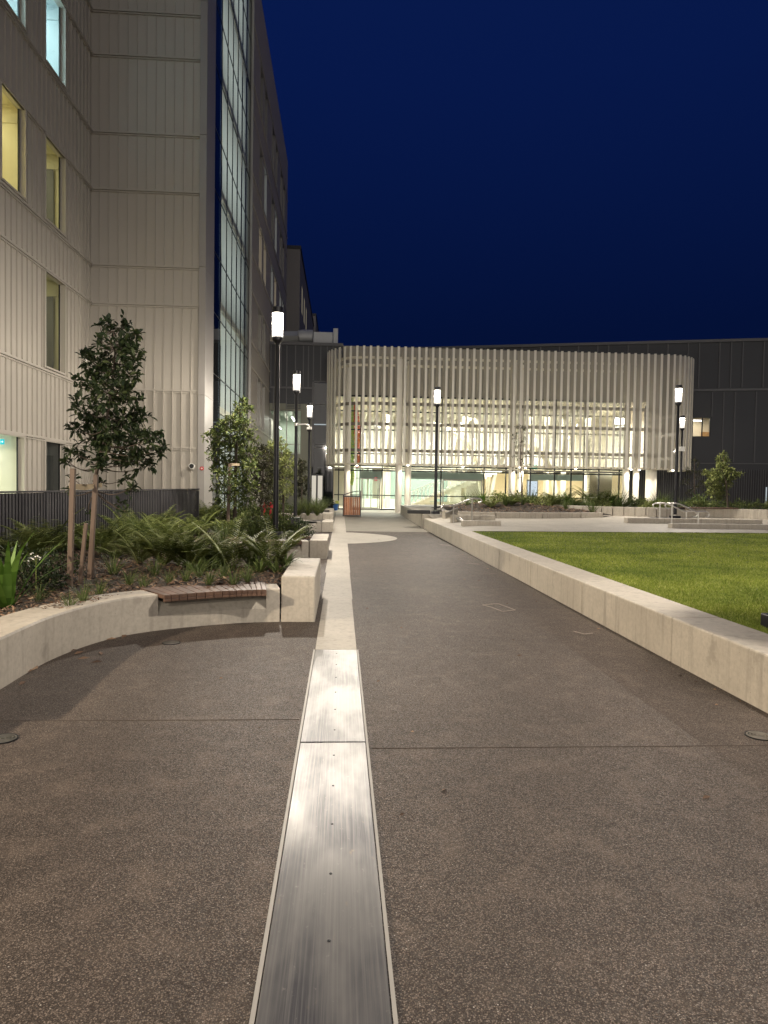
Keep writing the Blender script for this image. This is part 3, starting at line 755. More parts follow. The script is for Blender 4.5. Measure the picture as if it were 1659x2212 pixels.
tree('slender_tree', 'sparse slender sapling on the mound in front of the fin screen', 'tree', b, [b, D(1127, 1040, Y), D(1124, 990, Y), D(1126, 945, Y), D(1122, 915, Y)],
     px_clumps([(1118, 925, 9), (1130, 930, 9), (1112, 945, 10), (1134, 950, 9), (1122, 962, 12), (1138, 980, 10), (1112, 985, 9), (1125, 1000, 10), (1106, 1015, 8), (1140, 1005, 6), (1126, 1030, 8)], Y, .4), .11, .3, 6, 'leaf_dark', .045, 4)

random.seed(5); rng = np.random.default_rng(5)
# ferns, straps, shrubs: one mesh set each, then copies
def fern_mesh(nf, Lr, spread, seed, up=.9):
    r = np.random.default_rng(seed); P = []; Dd = []; L = []; stems = MB()
    for f in range(nf):
        a = 2*math.pi*f/nf+r.uniform(-.3, .3); el = up*r.uniform(.65, 1.15); LL = Lr*r.uniform(.7, 1.1)
        pts = []; p = Vector((0, 0, 0)); k = 14
        for i in range(k+1):
            pts.append(p.copy()); e2 = el-spread*(i/k)**1.4
            p = p+Vector((math.cos(a)*math.cos(e2), math.sin(a)*math.cos(e2), math.sin(e2)))*(LL/k)
        stems.tube(pts, [.006*(1-.8*i/k) for i in range(k+1)], 3, False)
        m = 26
        for j in range(2, m):
            s_ = j/m; i = min(int(s_*k), k-1); fr = s_*k-i
            q = pts[i].lerp(pts[i+1], fr); dr = (pts[i+1]-pts[i]).normalized(); sd = dr.cross(Vector((0, 0, 1))).normalized()
            ln = .17*Lr/.7*math.sin(math.pi*(.12+.86*s_))**.7
            for sg in (-1, 1):
                d = (sd*sg+dr*.55+Vector((0, 0, .12))).normalized()
                P.append(q); Dd.append(d); L.append(ln*r.uniform(.85, 1.1))
    P = np.array([tuple(x) for x in P]); Dd = np.array([tuple(x) for x in Dd]); L = np.array(L)
    s = unit(np.cross(Dd, np.tile([0, 0, 1.], (len(P), 1)))); wd = (.0105*Lr/.7)*np.ones((len(P), 1)); Lc = L[:, None]
    V = np.stack([P-s*wd*.6, P+s*wd*.6, P+Dd*Lc*.6+s*wd*.6-np.array([0, 0, .01]), P+Dd*Lc-np.array([0, 0, .03])*Lc/.15, P+Dd*Lc*.6-s*wd*.6-np.array([0, 0, .01])], 1)
    return V.reshape(-1, 3), len(P), stems
def strap_mesh(nb, Lr, wd, seed, up=1.2, bend=1.4):
    r = np.random.default_rng(seed); V = []; k = 6
    for f in range(nb):
        a = r.uniform(0, 2*math.pi); el = min(1.5, up*r.uniform(.55, 1.2)); LL = Lr*r.uniform(.55, 1.1); bd = bend*r.uniform(.4, 1.2); ww = wd*r.uniform(.7, 1.2)
        p = Vector((math.cos(a)*.04*r.random(), math.sin(a)*.04*r.random(), 0)); sd = Vector((-math.sin(a), math.cos(a), 0)); prev = None
        for i in range(k+1):
            s_ = i/k; wv = ww*(1-.95*s_**2.2)*(.6+.4*min(1, s_*4))
            cur = (p-sd*wv/2, p+sd*wv/2)
            if prev: V += [prev[0], prev[1], cur[1], cur[0]]
            prev = cur; e2 = el-bd*s_**1.5
            p = p+Vector((math.cos(a)*math.cos(e2), math.sin(a)*math.cos(e2), math.sin(e2)))*(LL/k)
    return np.array([tuple(x) for x in V]), len(V)//4
def shrub_mesh(n, R, Hh, Lf, wf, seed):
    r = np.random.default_rng(seed)
    d = unit(r.normal(0, 1, (n, 3))); d[:, 2] = np.abs(d[:, 2])
    lump = 1+.22*np.sin(d[:, :1]*5+seed)*np.cos(d[:, 1:2]*6)
    p = d*np.array([R, R, Hh])*lump*(.55+.45*r.random((n, 1))); p[:, 2] += .03
    e = unit(d*.6+r.normal(0, .6, (n, 3))+np.array([0, 0, .2])); L = Lf*(.6+.7*r.random(n))
    return leaf_tris(p, e, L, L*wf)
PROT = {}
def proto_fern(key, *a):
    def mk(loc, lab, grp):
        t = thing('fern', lab, 'fern', (0, 0, 0), grp); V, n, st = fern_mesh(*a); tri_mesh('fronds', V, n, 5, 'fern', t); st.build('stems', 'fern', t); return t
    PROT[key] = [mk, None]
def proto_strap(key, name, cat, mat, *a):
    def mk(loc, lab, grp):
        V, n = strap_mesh(*a); o = tri_mesh(name, V, n, 4, mat); return tag(o, lab, cat, grp)
    PROT[key] = [mk, None]
def proto_shrub(key, name, cat, mat, *a):
    def mk(loc, lab, grp):
        t = thing(name, lab, cat, (0, 0, 0), grp); leaf_object('foliage', shrub_mesh(*a), mat, t)
        st = MB()
        for k in range(7):
            an = k*.9; st.tube([(0, 0, -.05), (math.cos(an)*a[1]*.3, math.sin(an)*a[1]*.3, a[2]*.5), (math.cos(an)*a[1]*.6, math.sin(an)*a[1]*.6, a[2]*.8)], [.012, .008, .004], 4)
        st.build('stems', 'bark', t); return t
    PROT[key] = [mk, None]
proto_fern('fernA', 13, .72, .85, 1, 1.1); proto_fern('fernB', 11, .82, .75, 2, 1.15); proto_fern('fernC', 15, .60, 1.05, 3, 1.0); proto_fern('fernUp', 6, .85, .55, 9, 1.3)
proto_strap('tuft', 'grass_tuft', 'grass tuft', 'strappy', 60, .34, .007, 4, 1.25, 1.1)
proto_strap('lomandra', 'strappy_plant', 'grass tuft', 'strappy', 110, .7, .012, 5, 1.3, 1.2)
proto_strap('lily', 'strappy_plant', 'strappy plant', 'strap_bright', 26, .72, .055, 6, 1.35, .8)
proto_strap('broad', 'broad_leaf_plant', 'broad-leaf plant', 'strappy', 30, .46, .042, 7, .95, 1.25)
proto_strap('litgrass', 'strappy_plant', 'grass tuft', 'leaf_myrtle', 150, .95, .014, 8, 1.3, 1.3)
proto_shrub('shrub', 'leafy_shrub', 'shrub', 'leaf_myrtle', 420, .38, .38, .085, .45, 21)
proto_shrub('shrubD', 'leafy_shrub', 'shrub', 'leaf_magnolia', 420, .36, .42, .07, .4, 22)
proto_shrub('shrubL', 'leafy_shrub', 'shrub', 'leaf_lime', 420, .42, .34, .09, .5, 23)
def plant(key, loc, lab, grp, s=1.0, rz=None, tilt=0):
    mk, p = PROT[key]
    if p is None: o = mk(loc, lab, grp); PROT[key][1] = o
    else: o = copy_tree(p); o['label'] = lab
    if grp: o['group'] = grp
    o.location = loc; o.rotation_euler = (tilt, 0, random.uniform(0, 6.28) if rz is None else rz); o.scale = (s, s, s*random.uniform(.92, 1.08)); return o
def pxplant(key, px, py, lab, grp, s=1.0, dz=0, rz=None):
    z = .44
    for _ in range(3):
        p = W(px, py, z); z = soil_z(p.x, p.y)
    k = 0
    while not in_bed(p.x, p.y) and k < 45:
        k += 3; p = W(px, py+k, z); z = soil_z(p.x, p.y)
    if not in_bed(p.x, p.y): return None
    p.z = z-.02+dz; return plant(key, p, lab, grp, s, rz)
G1 = 'ferns in the near left bed'
L1 = 'dark green fern growing in the near left bed behind the curved bench'
for key, x, y, s in [('fernA', 300, 1216, .95), ('fernB', 355, 1222, .95), ('fernA', 410, 1226, 1), ('fernC', 330, 1196, 1.1), ('fernB', 385, 1200, 1), ('fernA', 440, 1205, 1), ('fernC', 290, 1188, 1.1), ('fernB', 345, 1180, 1.1), ('fernA', 420, 1185, 1.1), ('fernC', 465, 1222, .8), ('fernB', 390, 1176, 1.1), ('fernA', 470, 1190, 1), ('fernC', 250, 1205, .9), ('fernB', 545, 1203, .8)]:
    pxplant(key, x, y, L1, G1, s*.88)
pxplant('fernUp', 503, 1232, 'upright fern with one tall frond in front of the second bench', 'ferns in the near left bed', 1.0, rz=.5)
pxplant('fernB', 585, 1228, 'rightmost fern of the near bed, beside the nearest concrete block', G1, .95)
L2 = 'shaded fern along the charcoal fence on the left'
for key, x, y, s in [('fernA', 60, 1222, 1), ('fernB', 100, 1205, 1.1), ('fernA', 30, 1215, 1.1), ('fernC', 130, 1190, 1.1), ('fernB', 215, 1196, .9), ('fernA', 240, 1186, 1), ('fernC', 180, 1188, 1)]:
    pxplant(key, x, y, L2, 'ferns along the fence', s)
L3 = 'fern in the crowded middle of the left bed below the fence end'
for key, x, y, s in [('fernB', 345, 1150, 1.1), ('fernA', 385, 1140, 1.2), ('fernC', 420, 1138, 1.2), ('fernB', 450, 1134, 1.2), ('fernA', 310, 1160, 1.1), ('fernB', 280, 1166, 1.1), ('fernC', 370, 1162, 1.1), ('fernA', 430, 1160, 1.1), ('fernB', 400, 1126, 1.2), ('fernA', 440, 1120, 1.2), ('fernC', 470, 1150, 1.1), ('fernB', 500, 1160, 1.0)]:
    pxplant(key, x, y, L3, 'ferns in the middle of the left bed', s)
pxplant('lily', 14, 1312, 'bright green broad strappy plant at the left edge', None, 1.35)
for x, y, s in [(245, 1238, 1.1), (215, 1286, .8), (180, 1300, .8), (150, 1310, .7), (310, 1268, .7), (280, 1262, .9), (365, 1258, .8), (402, 1254, .8), (452, 1258, .9), (482, 1248, .9), (535, 1252, .9), (505, 1262, 1.0), (85, 1300, .8), (120, 1318, .6), (430, 1246, .8), (335, 1240, 1.)]:
    pxplant('tuft', x, y, 'small dark grass tuft in the bark mulch of the near bed', 'grass tufts in the mulch', s)
for x, y, s in [(452, 1232, 1), (425, 1238, .9), (615, 1222, .9), (560, 1236, .9), (545, 1222, 1.), (475, 1212, 1.1), (600, 1236, .8)]:
    pxplant('broad', x, y, 'dark broad leaved clump between the ferns of the near bed', 'broad leaved clumps', s)
for x, y, s in [(300, 1170, .9), (265, 1178, .9), (330, 1172, .9), (545, 1165, .8), (480, 1172, .9)]:
    pxplant('lomandra', x, y, 'tall strappy tussock among the ferns', 'tussocks among the ferns', s)
for x, y, s in [(85, 1262, .9), (60, 1280, .8), (130, 1240, .8), (40, 1255, 1)]:
    pxplant('shrubD', x, y, 'dark low shrub in the shade left of the tree stakes', 'shrubs left of the stakes', s)
for x, y, s in [(640, 1150, 1.1), (655, 1146, .8)]:
    pxplant('shrubD', x, y, 'rounded dark shrub right of the near lamp pole', 'shrubs at the near lamp', s)
for x, y, s in [(560, 1150, 1.1), (580, 1142, 1.2), (530, 1148, 1.2), (500, 1140, 1.2), (545, 1130, 1.3), (510, 1125, 1.3), (480, 1132, 1.3), (580, 1126, 1.2), (610, 1136, 1)]:
    pxplant('shrub', x, y, 'mid green leafy shrub left of the near lamp pole', 'shrubs left of the near lamp', s)
for x, y in [(565, 1160), (605, 1158), (585, 1164), (640, 1162)]:
    pxplant('lomandra', x, y, 'strappy tussock at the foot of the near lamp', 'tussocks at the near lamp', .75)
for x, y, s in [(645, 1112, 1), (665, 1112, 1.1), (685, 1112, 1.1), (655, 1104, 1.1), (680, 1103, 1.1), (695, 1106, .9), (700, 1100, .9)]:
    p = W(x, y+3, .3); p.z = .32
    plant('litgrass', p, 'lamp-lit feathery grass clump behind the third concrete block', 'feathery grasses left of the path', s)
for x_, y_, s in [(-2.75, 23.4, 1.1), (-2.2, 23.3, 1.0), (-2.45, 22.9, .9), (-1.9, 24.2, 1.1)]:
    plant('shrub', (x_, y_, .2), 'low green shrub in front of the red valves', 'shrubs around the valves', s)
for x, y, s in [(600, 1108, 1.2), (620, 1106, 1.2), (570, 1110, 1.2), (545, 1108, 1.2)]:
    p = W(x, y+3, .3); p.z = .3
    plant('shrub', p, 'green shrub behind the near lamp around the red valves', 'shrubs around the valves', s)
for x, y, s in [(700, 1090, 1.3), (712, 1088, 1.2)]:
    p = W(x, y+4, .4); plant('shrubD', p, 'dim shrub by the dark glazed wing, beyond the grasses', 'shrubs by the dark wing', s)
# white flowers
mb = MB()
p0 = W(78, 1205, .75)
for k in range(26):
    c = p0+Vector((random.gauss(0, .06), random.gauss(0, .05), random.gauss(0, .02))); a = random.random()*6.28
    mb.add([c, c+Vector((math.cos(a)*.02, math.sin(a)*.02, .012)), c+Vector((math.cos(a+1)*.025, math.sin(a+1)*.025, .008))], [(0, 1, 2)])
fl = thing('white_flower', 'small white flower head in the shaded ferns at far left', 'flower', p0-Vector((0, 0, .3)))
mb.build('petals', 'white', fl); MB().tube([p0-Vector((0, 0, .32)), p0], .005, 4).build('stem', 'fern', fl)

# ------------------------------------------------------------------ fence
A, B = Vector((-6.85, 6.5, 0)), Vector((-4.04, 20, 0))
fd = (B-A).normalized(); fn = Vector((fd.y, -fd.x, 0)); flen = (B-A).length
fe = thing('slat_fence', 'charcoal vertical slat fence along the left planting bed', 'fence', A)
sl = MB(); k = int(flen/.085)
for i in range(k):
    p = A+fd*(i*.085); top = 1.27+.15*i/k
    sl.bar(p+Vector((0, 0, .3)), p+Vector((0, 0, top)), .055, .03, fn)
sl.build('slats', 'fence', fe)
MB().bar(A-fn*.06+Vector((0, 0, .3)), B-fn*.06+Vector((0, 0, .3)), .02, 2.0).build('backing_sheet', 'fence', fe)
MB().bar(A+Vector((0, 0, 1.30)), B+Vector((0, 0, 1.435)), .07, .03).build('top_rail', 'fence', fe)
for i in range(7):
    p = A+fd*(i*flen/6.02); MB().bar(p+Vector((0, 0, -.1)), p+Vector((0, 0, 1.29+.15*i/6)), .07, .06, fn).build('post', 'fence', fe)

# ------------------------------------------------------------------ left building
XW, XF, YR = -9.28, -5.1, 26.4
BANDS = [2.94, 5.06, 8.2, 9.6, 12.34, 14.4, 17.17, 18.75, 22.0, 23.6, 26.8]
TOP = 30.3
bl = thing('hospital_building', 'tall beige clad building with lit windows filling the left side', 'building', (XW, YR, 0))
wins = []  # y0,y1,z0,z1,kind
rowsz = [(.5, 2.86), (5.18, 8.1), (9.72, 12.24), (14.52, 17.05), (18.9, 21.8)]
for (y0, y1) in ((19.55, 20.95), (22.35, 23.85), (14.0, 15.4), (11.2, 12.6)):
    for r_, (z0, z1) in enumerate(rowsz):
        yy0, yy1 = y0, y1
        if r_ == 0 and y0 == 19.55: yy0, yy1 = 17.0, 20.85
        if r_ == 1 and y0 == 19.55: yy0, yy1 = 17.6, 19.0
        if r_ == 0 and y0 == 14.0: yy0, yy1 = 13.6, 15.2
        wins.append((yy0, yy1, z0, z1, r_, y0))
def holes_wall(mb, fn_pt, u0, u1, v0, v1, holes, thick_dir=None):
    us = sorted({u0, u1}|{h[0] for h in holes}|{h[1] for h in holes}); vs = sorted({v0, v1}|{h[2] for h in holes}|{h[3] for h in holes})
    for a, b_ in zip(us, us[1:]):
        for c, d in zip(vs, vs[1:]):
            m = ((a+b_)/2, (c+d)/2)
            if any(h[0] < m[0] < h[1] and h[2] < m[1] < h[3] for h in holes): continue
            mb.quad(fn_pt(a, c), fn_pt(b_, c), fn_pt(b_, d), fn_pt(a, d))
mb = MB()
holes_wall(mb, lambda y, z: (XW, y, z), -6, YR, 0, TOP, [w_[:4] for w_ in wins])
zs = [0]+BANDS+[TOP]
y = -5.9
while y < YR-.1:
    for a, b_ in zip(zs, zs[1:]):
        segs = [(a, b_)]
        for (h0, h1, z0, z1, *_r) in wins:
            if h0-.06 < y < h1+.06:
                ns = []
                for s0, s1 in segs:
                    if z1+.06 <= s0 or z0-.06 >= s1: ns.append((s0, s1)); continue
                    if z0-.06 > s0: ns.append((s0, z0-.06))
                    if z1+.06 < s1: ns.append((z1+.06, s1))
                segs = ns
        for s0, s1 in segs: mb.box(XW, XW+.045, y-.011, y+.011, s0, s1)
    y += .33
mb.build('ribbed_wall', 'clad', bl)
def bands(mb, fnb):
    for z in BANDS: fnb(mb, z)
for z in BANDS:
    MB().box(XW+.001, XW+.075, -6, YR, z-.035, z+.03).box(XW+.001, XW+.055, -6, YR, z-.10, z-.062).build('cladding_band', 'clad', bl)
# return wall facing the camera
mb = MB(); mb.quad((XW, YR, 0), (XF, YR, 0), (XF, YR, TOP), (XW, YR, TOP))
x = XW+.30
while x < XF-.1:
    mb.box(x-.011, x+.011, YR-.04, YR, 5.1, TOP)
    mb.box(x-.012, x+.012, YR-.11, YR, 0, 5.03); x += .335
mb.build('ribbed_wall', 'clad', bl)
for z in BANDS:
    MB().box(XW+.08, XF-.02, YR-.075, YR-.001, z-.035, z+.03).box(XW+.06, XF-.02, YR-.055, YR-.001, z-.10, z-.062).build('cladding_band', 'clad', bl)
# corner panel and curtain wall, facing the path
mb = MB()
for a, b_ in ((0, 4.9), (4.91, 9.6), (9.62, 14.4), (14.42, 19.2), (19.22, 24), (24.02, TOP)): mb.box(XF-.25, XF, YR-.13, 27.95, a, b_)
mb.build('corner_panel', 'clad_trim', bl, bevel=.004)
CW0, CW1 = 28.0, 38.6
mb = MB(); mb.quad((XF-.06, 28.0, 0), (XF-.06, 29.75, 0), (XF-.06, 29.75, TOP), (XF-.06, 28.0, TOP))
mb.build('dark_glass', 'glass_dark', bl)
MB().quad((XF-.12, 28.0, 0), (XF-.12, 29.75, 0), (XF-.12, 29.75, TOP), (XF-.12, 28.0, TOP)).build('spandrel', 'frame_dark', bl)
mb = MB(); mb.quad((XF-.06, 29.75, 0), (XF-.06, CW1, 0), (XF-.06, CW1, TOP), (XF-.06, 29.75, TOP)); mb.build('curtain_glass', 'glass_curtain', bl)
mb = MB()
yl = [28.0, 29.75]+[29.75+1.475*i for i in range(1, 7)]
for y in yl: mb.box(XF-.085, XF-.05, y-.022, y+.022, 0, TOP)
z = 1.2
while z < TOP:
    mb.box(XF-.08, XF-.045, 28.02, CW1, z-.018, z+.018); z += 2.42
mb.build('mullion_grid', 'frame_dark', bl)
# rooms behind the curtain wall: floors, blinds, back wall
mb = MB()
for z in (.05, 4.9, 9.4, 14.2, 19, 23.8, 28.6): mb.box(XF-4, XF-.2, 29.8, CW1, z-.2, z+.1)
mb.quad((XF-2.2, 29.8, 0), (XF-2.2, CW1, 0), (XF-2.2, CW1, TOP), (XF-2.2, 29.8, TOP))
mb.build('interior_floor', 'gyprock', bl)
mb = MB()
for y in yl[1:]:
    for z0, z1 in ((5, 9.2), (9.5, 14), (14.3, 18.8), (19.1, 23.6), (23.9, 28.4), (.2, 4.7)):
        hgt = 1.0; mb.quad((XF-.3, y+.12, z1-(z1-z0)*hgt), (XF-.3, y+1.3, z1-(z1-z0)*hgt), (XF-.3, y+1.3, z1), (XF-.3, y+.12, z1))
mb.build('roller_blind', blindmat(), bl)
for zc, pw in ((2.6, 90), (7.1, 115), (11.8, 105), (16.5, 125), (21.3, 115), (26.1, 115)):
    light('room_light', 'AREA', (XF-1.6, 34, zc), pw, (.97, 1, .95), bl, 3.6, (0, math.radians(-90), 0), 8.4)
# long facade
fw_ = []
for y0 in (42.2, 44.6, 49.2, 51.6, 55.8, 58.2):
    for r_, (z0, z1) in enumerate([(5.18, 8.1), (9.72, 12.24), (14.52, 17.05), (18.9, 21.8), (23.7, 26.6)]): fw_.append((y0, y0+1.5, z0, z1, r_, y0))
FEND = 62.8
mb = MB(); holes_wall(mb, lambda y, z: (XF, y, z), CW1+.05, FEND, 0, TOP, [h[:4] for h in fw_])
mb.quad((XF, FEND, 0), (XF-30, FEND, 0), (XF-30, FEND, TOP), (XF, FEND, TOP))
for (h0, h1, z0, z1, *_r) in fw_:
    for (a0, c0), (a1, c1) in (((h0, z0), (h0, z1)), ((h1, z1), (h1, z0)), ((h1, z0), (h0, z0)), ((h0, z1), (h1, z1))):
        mb.quad((XF, a0, c0), (XF, a1, c1), (XF-.16, a1, c1), (XF-.16, a0, c0))
mb.build('panel_wall', 'clad_plain', bl)
for z in [5.06, 8.2, 9.6, 12.34, 14.4, 17.17, 18.75, 22.0, 23.6, 26.8]: MB().box(XF+.001, XF+.05, CW1+.15, FEND, z-.05, z+.05).build('cladding_band', 'clad', bl)
MB().box(XF-.1, XF+.08, CW1+.02, CW1+.14, 0, TOP).build('corner_trim', 'clad_trim', bl)
MB().box(-40, XF-.02, YR+.1, FEND-.1, TOP-.25, TOP-.02).box(-40, XW-.02, -6, YR, TOP-.25, TOP-.02).build('roof', 'dark_clad', bl)
MB().quad((XW, -6, 0), (-40, -6, 0), (-40, -6, TOP), (XW, -6, TOP)).build('end_wall', 'clad', bl)
lit = {(42.2, 2): 'pane_warm', (44.6, 2): 'pane_warm', (49.2, 2): 'pane_cool', (51.6, 2): 'pane_warm', (55.8, 2): 'pane_cool', (58.2, 2): 'pane_cool', (51.6, 3): 'pane_cool', (49.2, 1): 'pane_warm', (55.8, 1): 'pane_cool', (42.2, 1): 'pane_dim', (44.6, 1): 'pane_dim', (42.2, 0): 'pane_dim', (44.6, 0): 'pane_dim', (44.6, 3): 'pane_cool'}
for (h0, h1, z0, z1, r_, y0) in fw_:
    fr = MB()
    for a in ((h0, h0+.07), (h1-.07, h1)): fr.box(XF-.15, XF+.03, *a, z0, z1)
    for c in ((z0, z0+.07), (z1-.07, z1)): fr.box(XF-.15, XF+.03, h0+.07, h1-.07, *c)
    f = fr.build('window', 'frame_grey', bl)
    m_ = lit.get((y0, r_))
    MB().quad((XF-.13, h0+.07, z0+.07), (XF-.13, h1-.07, z0+.07), (XF-.13, h1-.07, z1-.07), (XF-.13, h0+.07, z1-.07)).build('pane', m_ or 'glass_dark', f)
    if not m_:
        MB().quad((XF-.2, h0, z0), (XF-.2, h1, z0), (XF-.2, h1, z1), (XF-.2, h0, z1)).build('blind', 'grey_in', f)
# rooms of the recessed wall
roomcol = {('19.55', 3): ((.78, .96, 1), 95, (.7, .78, .8)), ('22.35', 3): ((.78, .96, 1), 110, (.7, .78, .8)), ('19.55', 2): ((1, .9, .55), 75, (.72, .66, .48)), ('22.35', 2): ((1, .9, .6), 55, (.6, .56, .4)),
           ('19.55', 1): ((1, .9, .6), 20, (.5, .5, .4)), ('22.35', 1): ((1, .9, .6), 38, (.55, .52, .38)), ('19.55', 0): ((1, .95, .78), 120, (.74, .73, .62)), ('22.35', 0): ((1, .95, .8), 10, (.3, .3, .3)), ('22.35', 4): ((.7, .9, 1), 40, (.6, .65, .65)), ('19.55', 4): ((.7, .9, 1), 60, (.6, .65, .65))}
for (h0, h1, z0, z1, r_, y0) in wins:
    fr = MB()
    fr.box(XW-.15, XW+.075, h0-.075, h0+.0, z0-.05, z1+.05).box(XW-.15, XW+.075, h1, h1+.075, z0-.05, z1+.05)
    fr.box(XW-.15, XW+.075, h0, h1, z1, z1+.05).box(XW-.15, XW+.10, h0, h1, z0-.06, z0)
    fr.box(XW-.13, XW-.07, h0, h0+.05, z0, z1).box(XW-.13, XW-.07, h1-.05, h1, z0, z1)
    f = fr.build('window', 'clad', bl, bevel=.004)
    MB().box(XW-.12, XW-.08, h1-.085, h1-.051, z0+.01, z1-.01).build('inner_frame', 'frame_dark', f)
    MB().quad((XW-.10, h0+.05, z0), (XW-.10, h1-.05, z0), (XW-.10, h1-.05, z1), (XW-.10, h0+.05, z1)).build('pane', 'glass_thin', f)
    k = (str(y0), r_)
    if k in roomcol:
        lc, pw, wc = roomcol[k]
        m_ = plain('room_paint', wc, .8, 0, .04)
        a0, a1, c0, c1, X0, X1 = h0-.5, h1+.004, z0-.25, z1+.12, XW-3.2, XW-.142
        rb = MB().quad((X0, a0, c0), (X0, a1, c0), (X0, a1, c1), (X0, a0, c1)).quad((X0, a1, c0), (X1, a1, c0), (X1, a1, c1), (X0, a1, c1)).quad((X0, a0, c0), (X0, a0, c1), (X1, a0, c1), (X1, a0, c0))
        rb.quad((X0, a0, c0), (X1, a0, c0), (X1, a1, c0), (X0, a1, c0)).quad((X0, a0, c1), (X0, a1, c1), (X1, a1, c1), (X1, a0, c1))
        rb.box(X0+.01, X1-.02, a1-.03, a1-.005, c1-.5, c1-.46)
        rb.box(X1-1.5, X1-.75, a1-.22, a1-.031, c0+.002, c1-.9)
        rb.build('room', m_, bl)
        light('room_light', 'AREA', ((X0+X1)/2-.3, (a0+a1)/2, c1-.06), pw*1.3, lc, bl, .9, None, .9)
    else:
        MB().quad((XW-.3, h0-.1, z0-.1), (XW-.3, h1+.1, z0-.1), (XW-.3, h1+.1, z1+.1), (XW-.3, h0-.1, z1+.1)).build('blind', 'grey_in', f)
    if k in ((('22.35', 2)), ('22.35', 1), ('22.35', 0)):
        MB().quad((XW-.3, h1-.04, z0-.2), (XW-.66, h1-.04, z0-.2), (XW-.66, h1-.04, z1-.4), (XW-.3, h1-.04, z1-.4)).build('door_leaf', 'grey_in', bl)
# exit sign
def exit_sign(c, s, m_face, label):
    t = thing('exit_sign', label, 'exit sign', c)
    x, y, z = c
    MB().box(x-.2*s, x+.2*s, y, y+.05*s, z-.1*s, z+.1*s).build('sign_face', m_face, t)
    mb = MB(); yy = y-.004
    def br(a, b_, w=.022): mb.bar((x+a[0]*s, yy, z+a[1]*s), (x+b_[0]*s, yy, z+b_[1]*s), .004, w*s, (1, 0, .01))
    mb.add([(x+(-.06+.02*math.cos(q*math.pi/4))*s, yy-.002, z+(.062+.02*math.sin(q*math.pi/4))*s) for q in range(8)], [tuple(range(8))])
    br((-.065, .04), (-.085, -.01), .03); br((-.085, -.01), (-.05, -.04)); br((-.05, -.04), (-.06, -.08)); br((-.085, -.01), (-.11, -.045)); br((-.11, -.045), (-.15, -.05)); br((-.065, .035), (-.03, .015), .018); br((-.07, .035), (-.11, .02), .018)
    br((.0, -.08), (.0, .08), .015); br((0, .08), (.05, .08), .015); br((.05, .08), (.05, -.08), .015)
    br((.09, 0), (.17, 0), .02); br((.17, 0), (.135, .035), .018); br((.17, 0), (.135, -.035), .018)
    mb.build('running_figure', 'exit_white', t)
exit_sign((XW-.55, 20.62, 2.70), .75, 'exit_cyan', 'cyan exit sign inside the ground floor window at far left')
MB().box(XW-1.6, XW-.75, 20.55, 20.75, 2.12, 2.26).build('ceiling_lamp', 'tube', bl)
MB().box(XW-1.5, XW-.8, 20.76, 20.82, .1, 1.9).build('room_door', 'white', bl)
# wall devices
def cam_dev(c, label):
    t = thing('wall_camera', label, 'security camera', c, None)
    c = Vector(c); MB().box(c.x-.06, c.x+.06, c.y+.02, c.y+.1, c.z-.12, c.z-.02).build('bracket', 'white', t, bevel=.005)
    MB().tube([c+Vector((0, .1, 0)), c+Vector((0, -.10, 0))], [.09, .11], 16).build('housing', 'white', t, smooth=True)
    MB().tube([c+Vector((0, -.10, 0)), c+Vector((0, -.115, 0))], [.085, .075], 16).build('lens', 'blackplastic', t, smooth=True)
cam_dev(D(415, 1007, YR-.22), 'white round camera with black lens on the ribbed wall')
c = D(436, 1012, YR-.14); t = thing('alarm_bell', 'small red alarm sounder on the ribbed wall', 'alarm', c)
MB().tube([c+Vector((0, .13, 0)), c+Vector((0, 0, 0)), c+Vector((0, -.02, 0))], [.05, .075, .06], 14).build('sounder_body', 'red', t, smooth=True)
MB().tube([c+Vector((0, -.02, 0)), c+Vector((0, -.03, 0))], [.03, .02], 10).build('sounder_centre', 'white', t, smooth=True)
# flood on the left building, above the path (out of frame)
fx = thing('wall_flood', 'wall mounted floodlight outside the frame on the left', 'floodlight', (XW+.35, 2.9, 4.0))
MB().box(XW+.08, XW+.35, 2.75, 3.05, 4.05, 4.2).build('housing', 'pole', fx, bevel=.01)
light('flood_light', 'SPOT', (XW+.5, 2.9, 3.98), 4200, WARM, fx, .12, (0, math.radians(-62), math.radians(2)))
bpy.data.lights['flood_light'].spot_size = math.radians(95); bpy.data.lights['flood_light'].spot_blend = .4

# set-back blocks beyond
for nm, lab, x1, y0, y1, tp in (('setback_block', 'dim set-back block beyond the end of the beige building', -4.15, 66.5, 98, 24.0), ('setback_block', 'farthest narrow block, right of the set-back one', -3.9, 99, 112, 25.8)):
    t = thing(nm, lab, 'building', (x1, y0, 0))
    MB().box(x1-14, x1, y0, y1, 0, tp).build('wall', plain('dim_panel', (.21, .195, .185), .6), t)
    for y in (y0+3, y0+7, y0+11):
        for z0 in (14.5, 18.9): MB().box(x1+.001, x1+.02, y, y+1.5, z0, z0+2.5).build('window', 'pane_dim', t)
    MB().box(x1-14.1, x1+.08, y0-.08, y1, tp+.001, tp+.3).build('parapet', 'dark_clad', t)

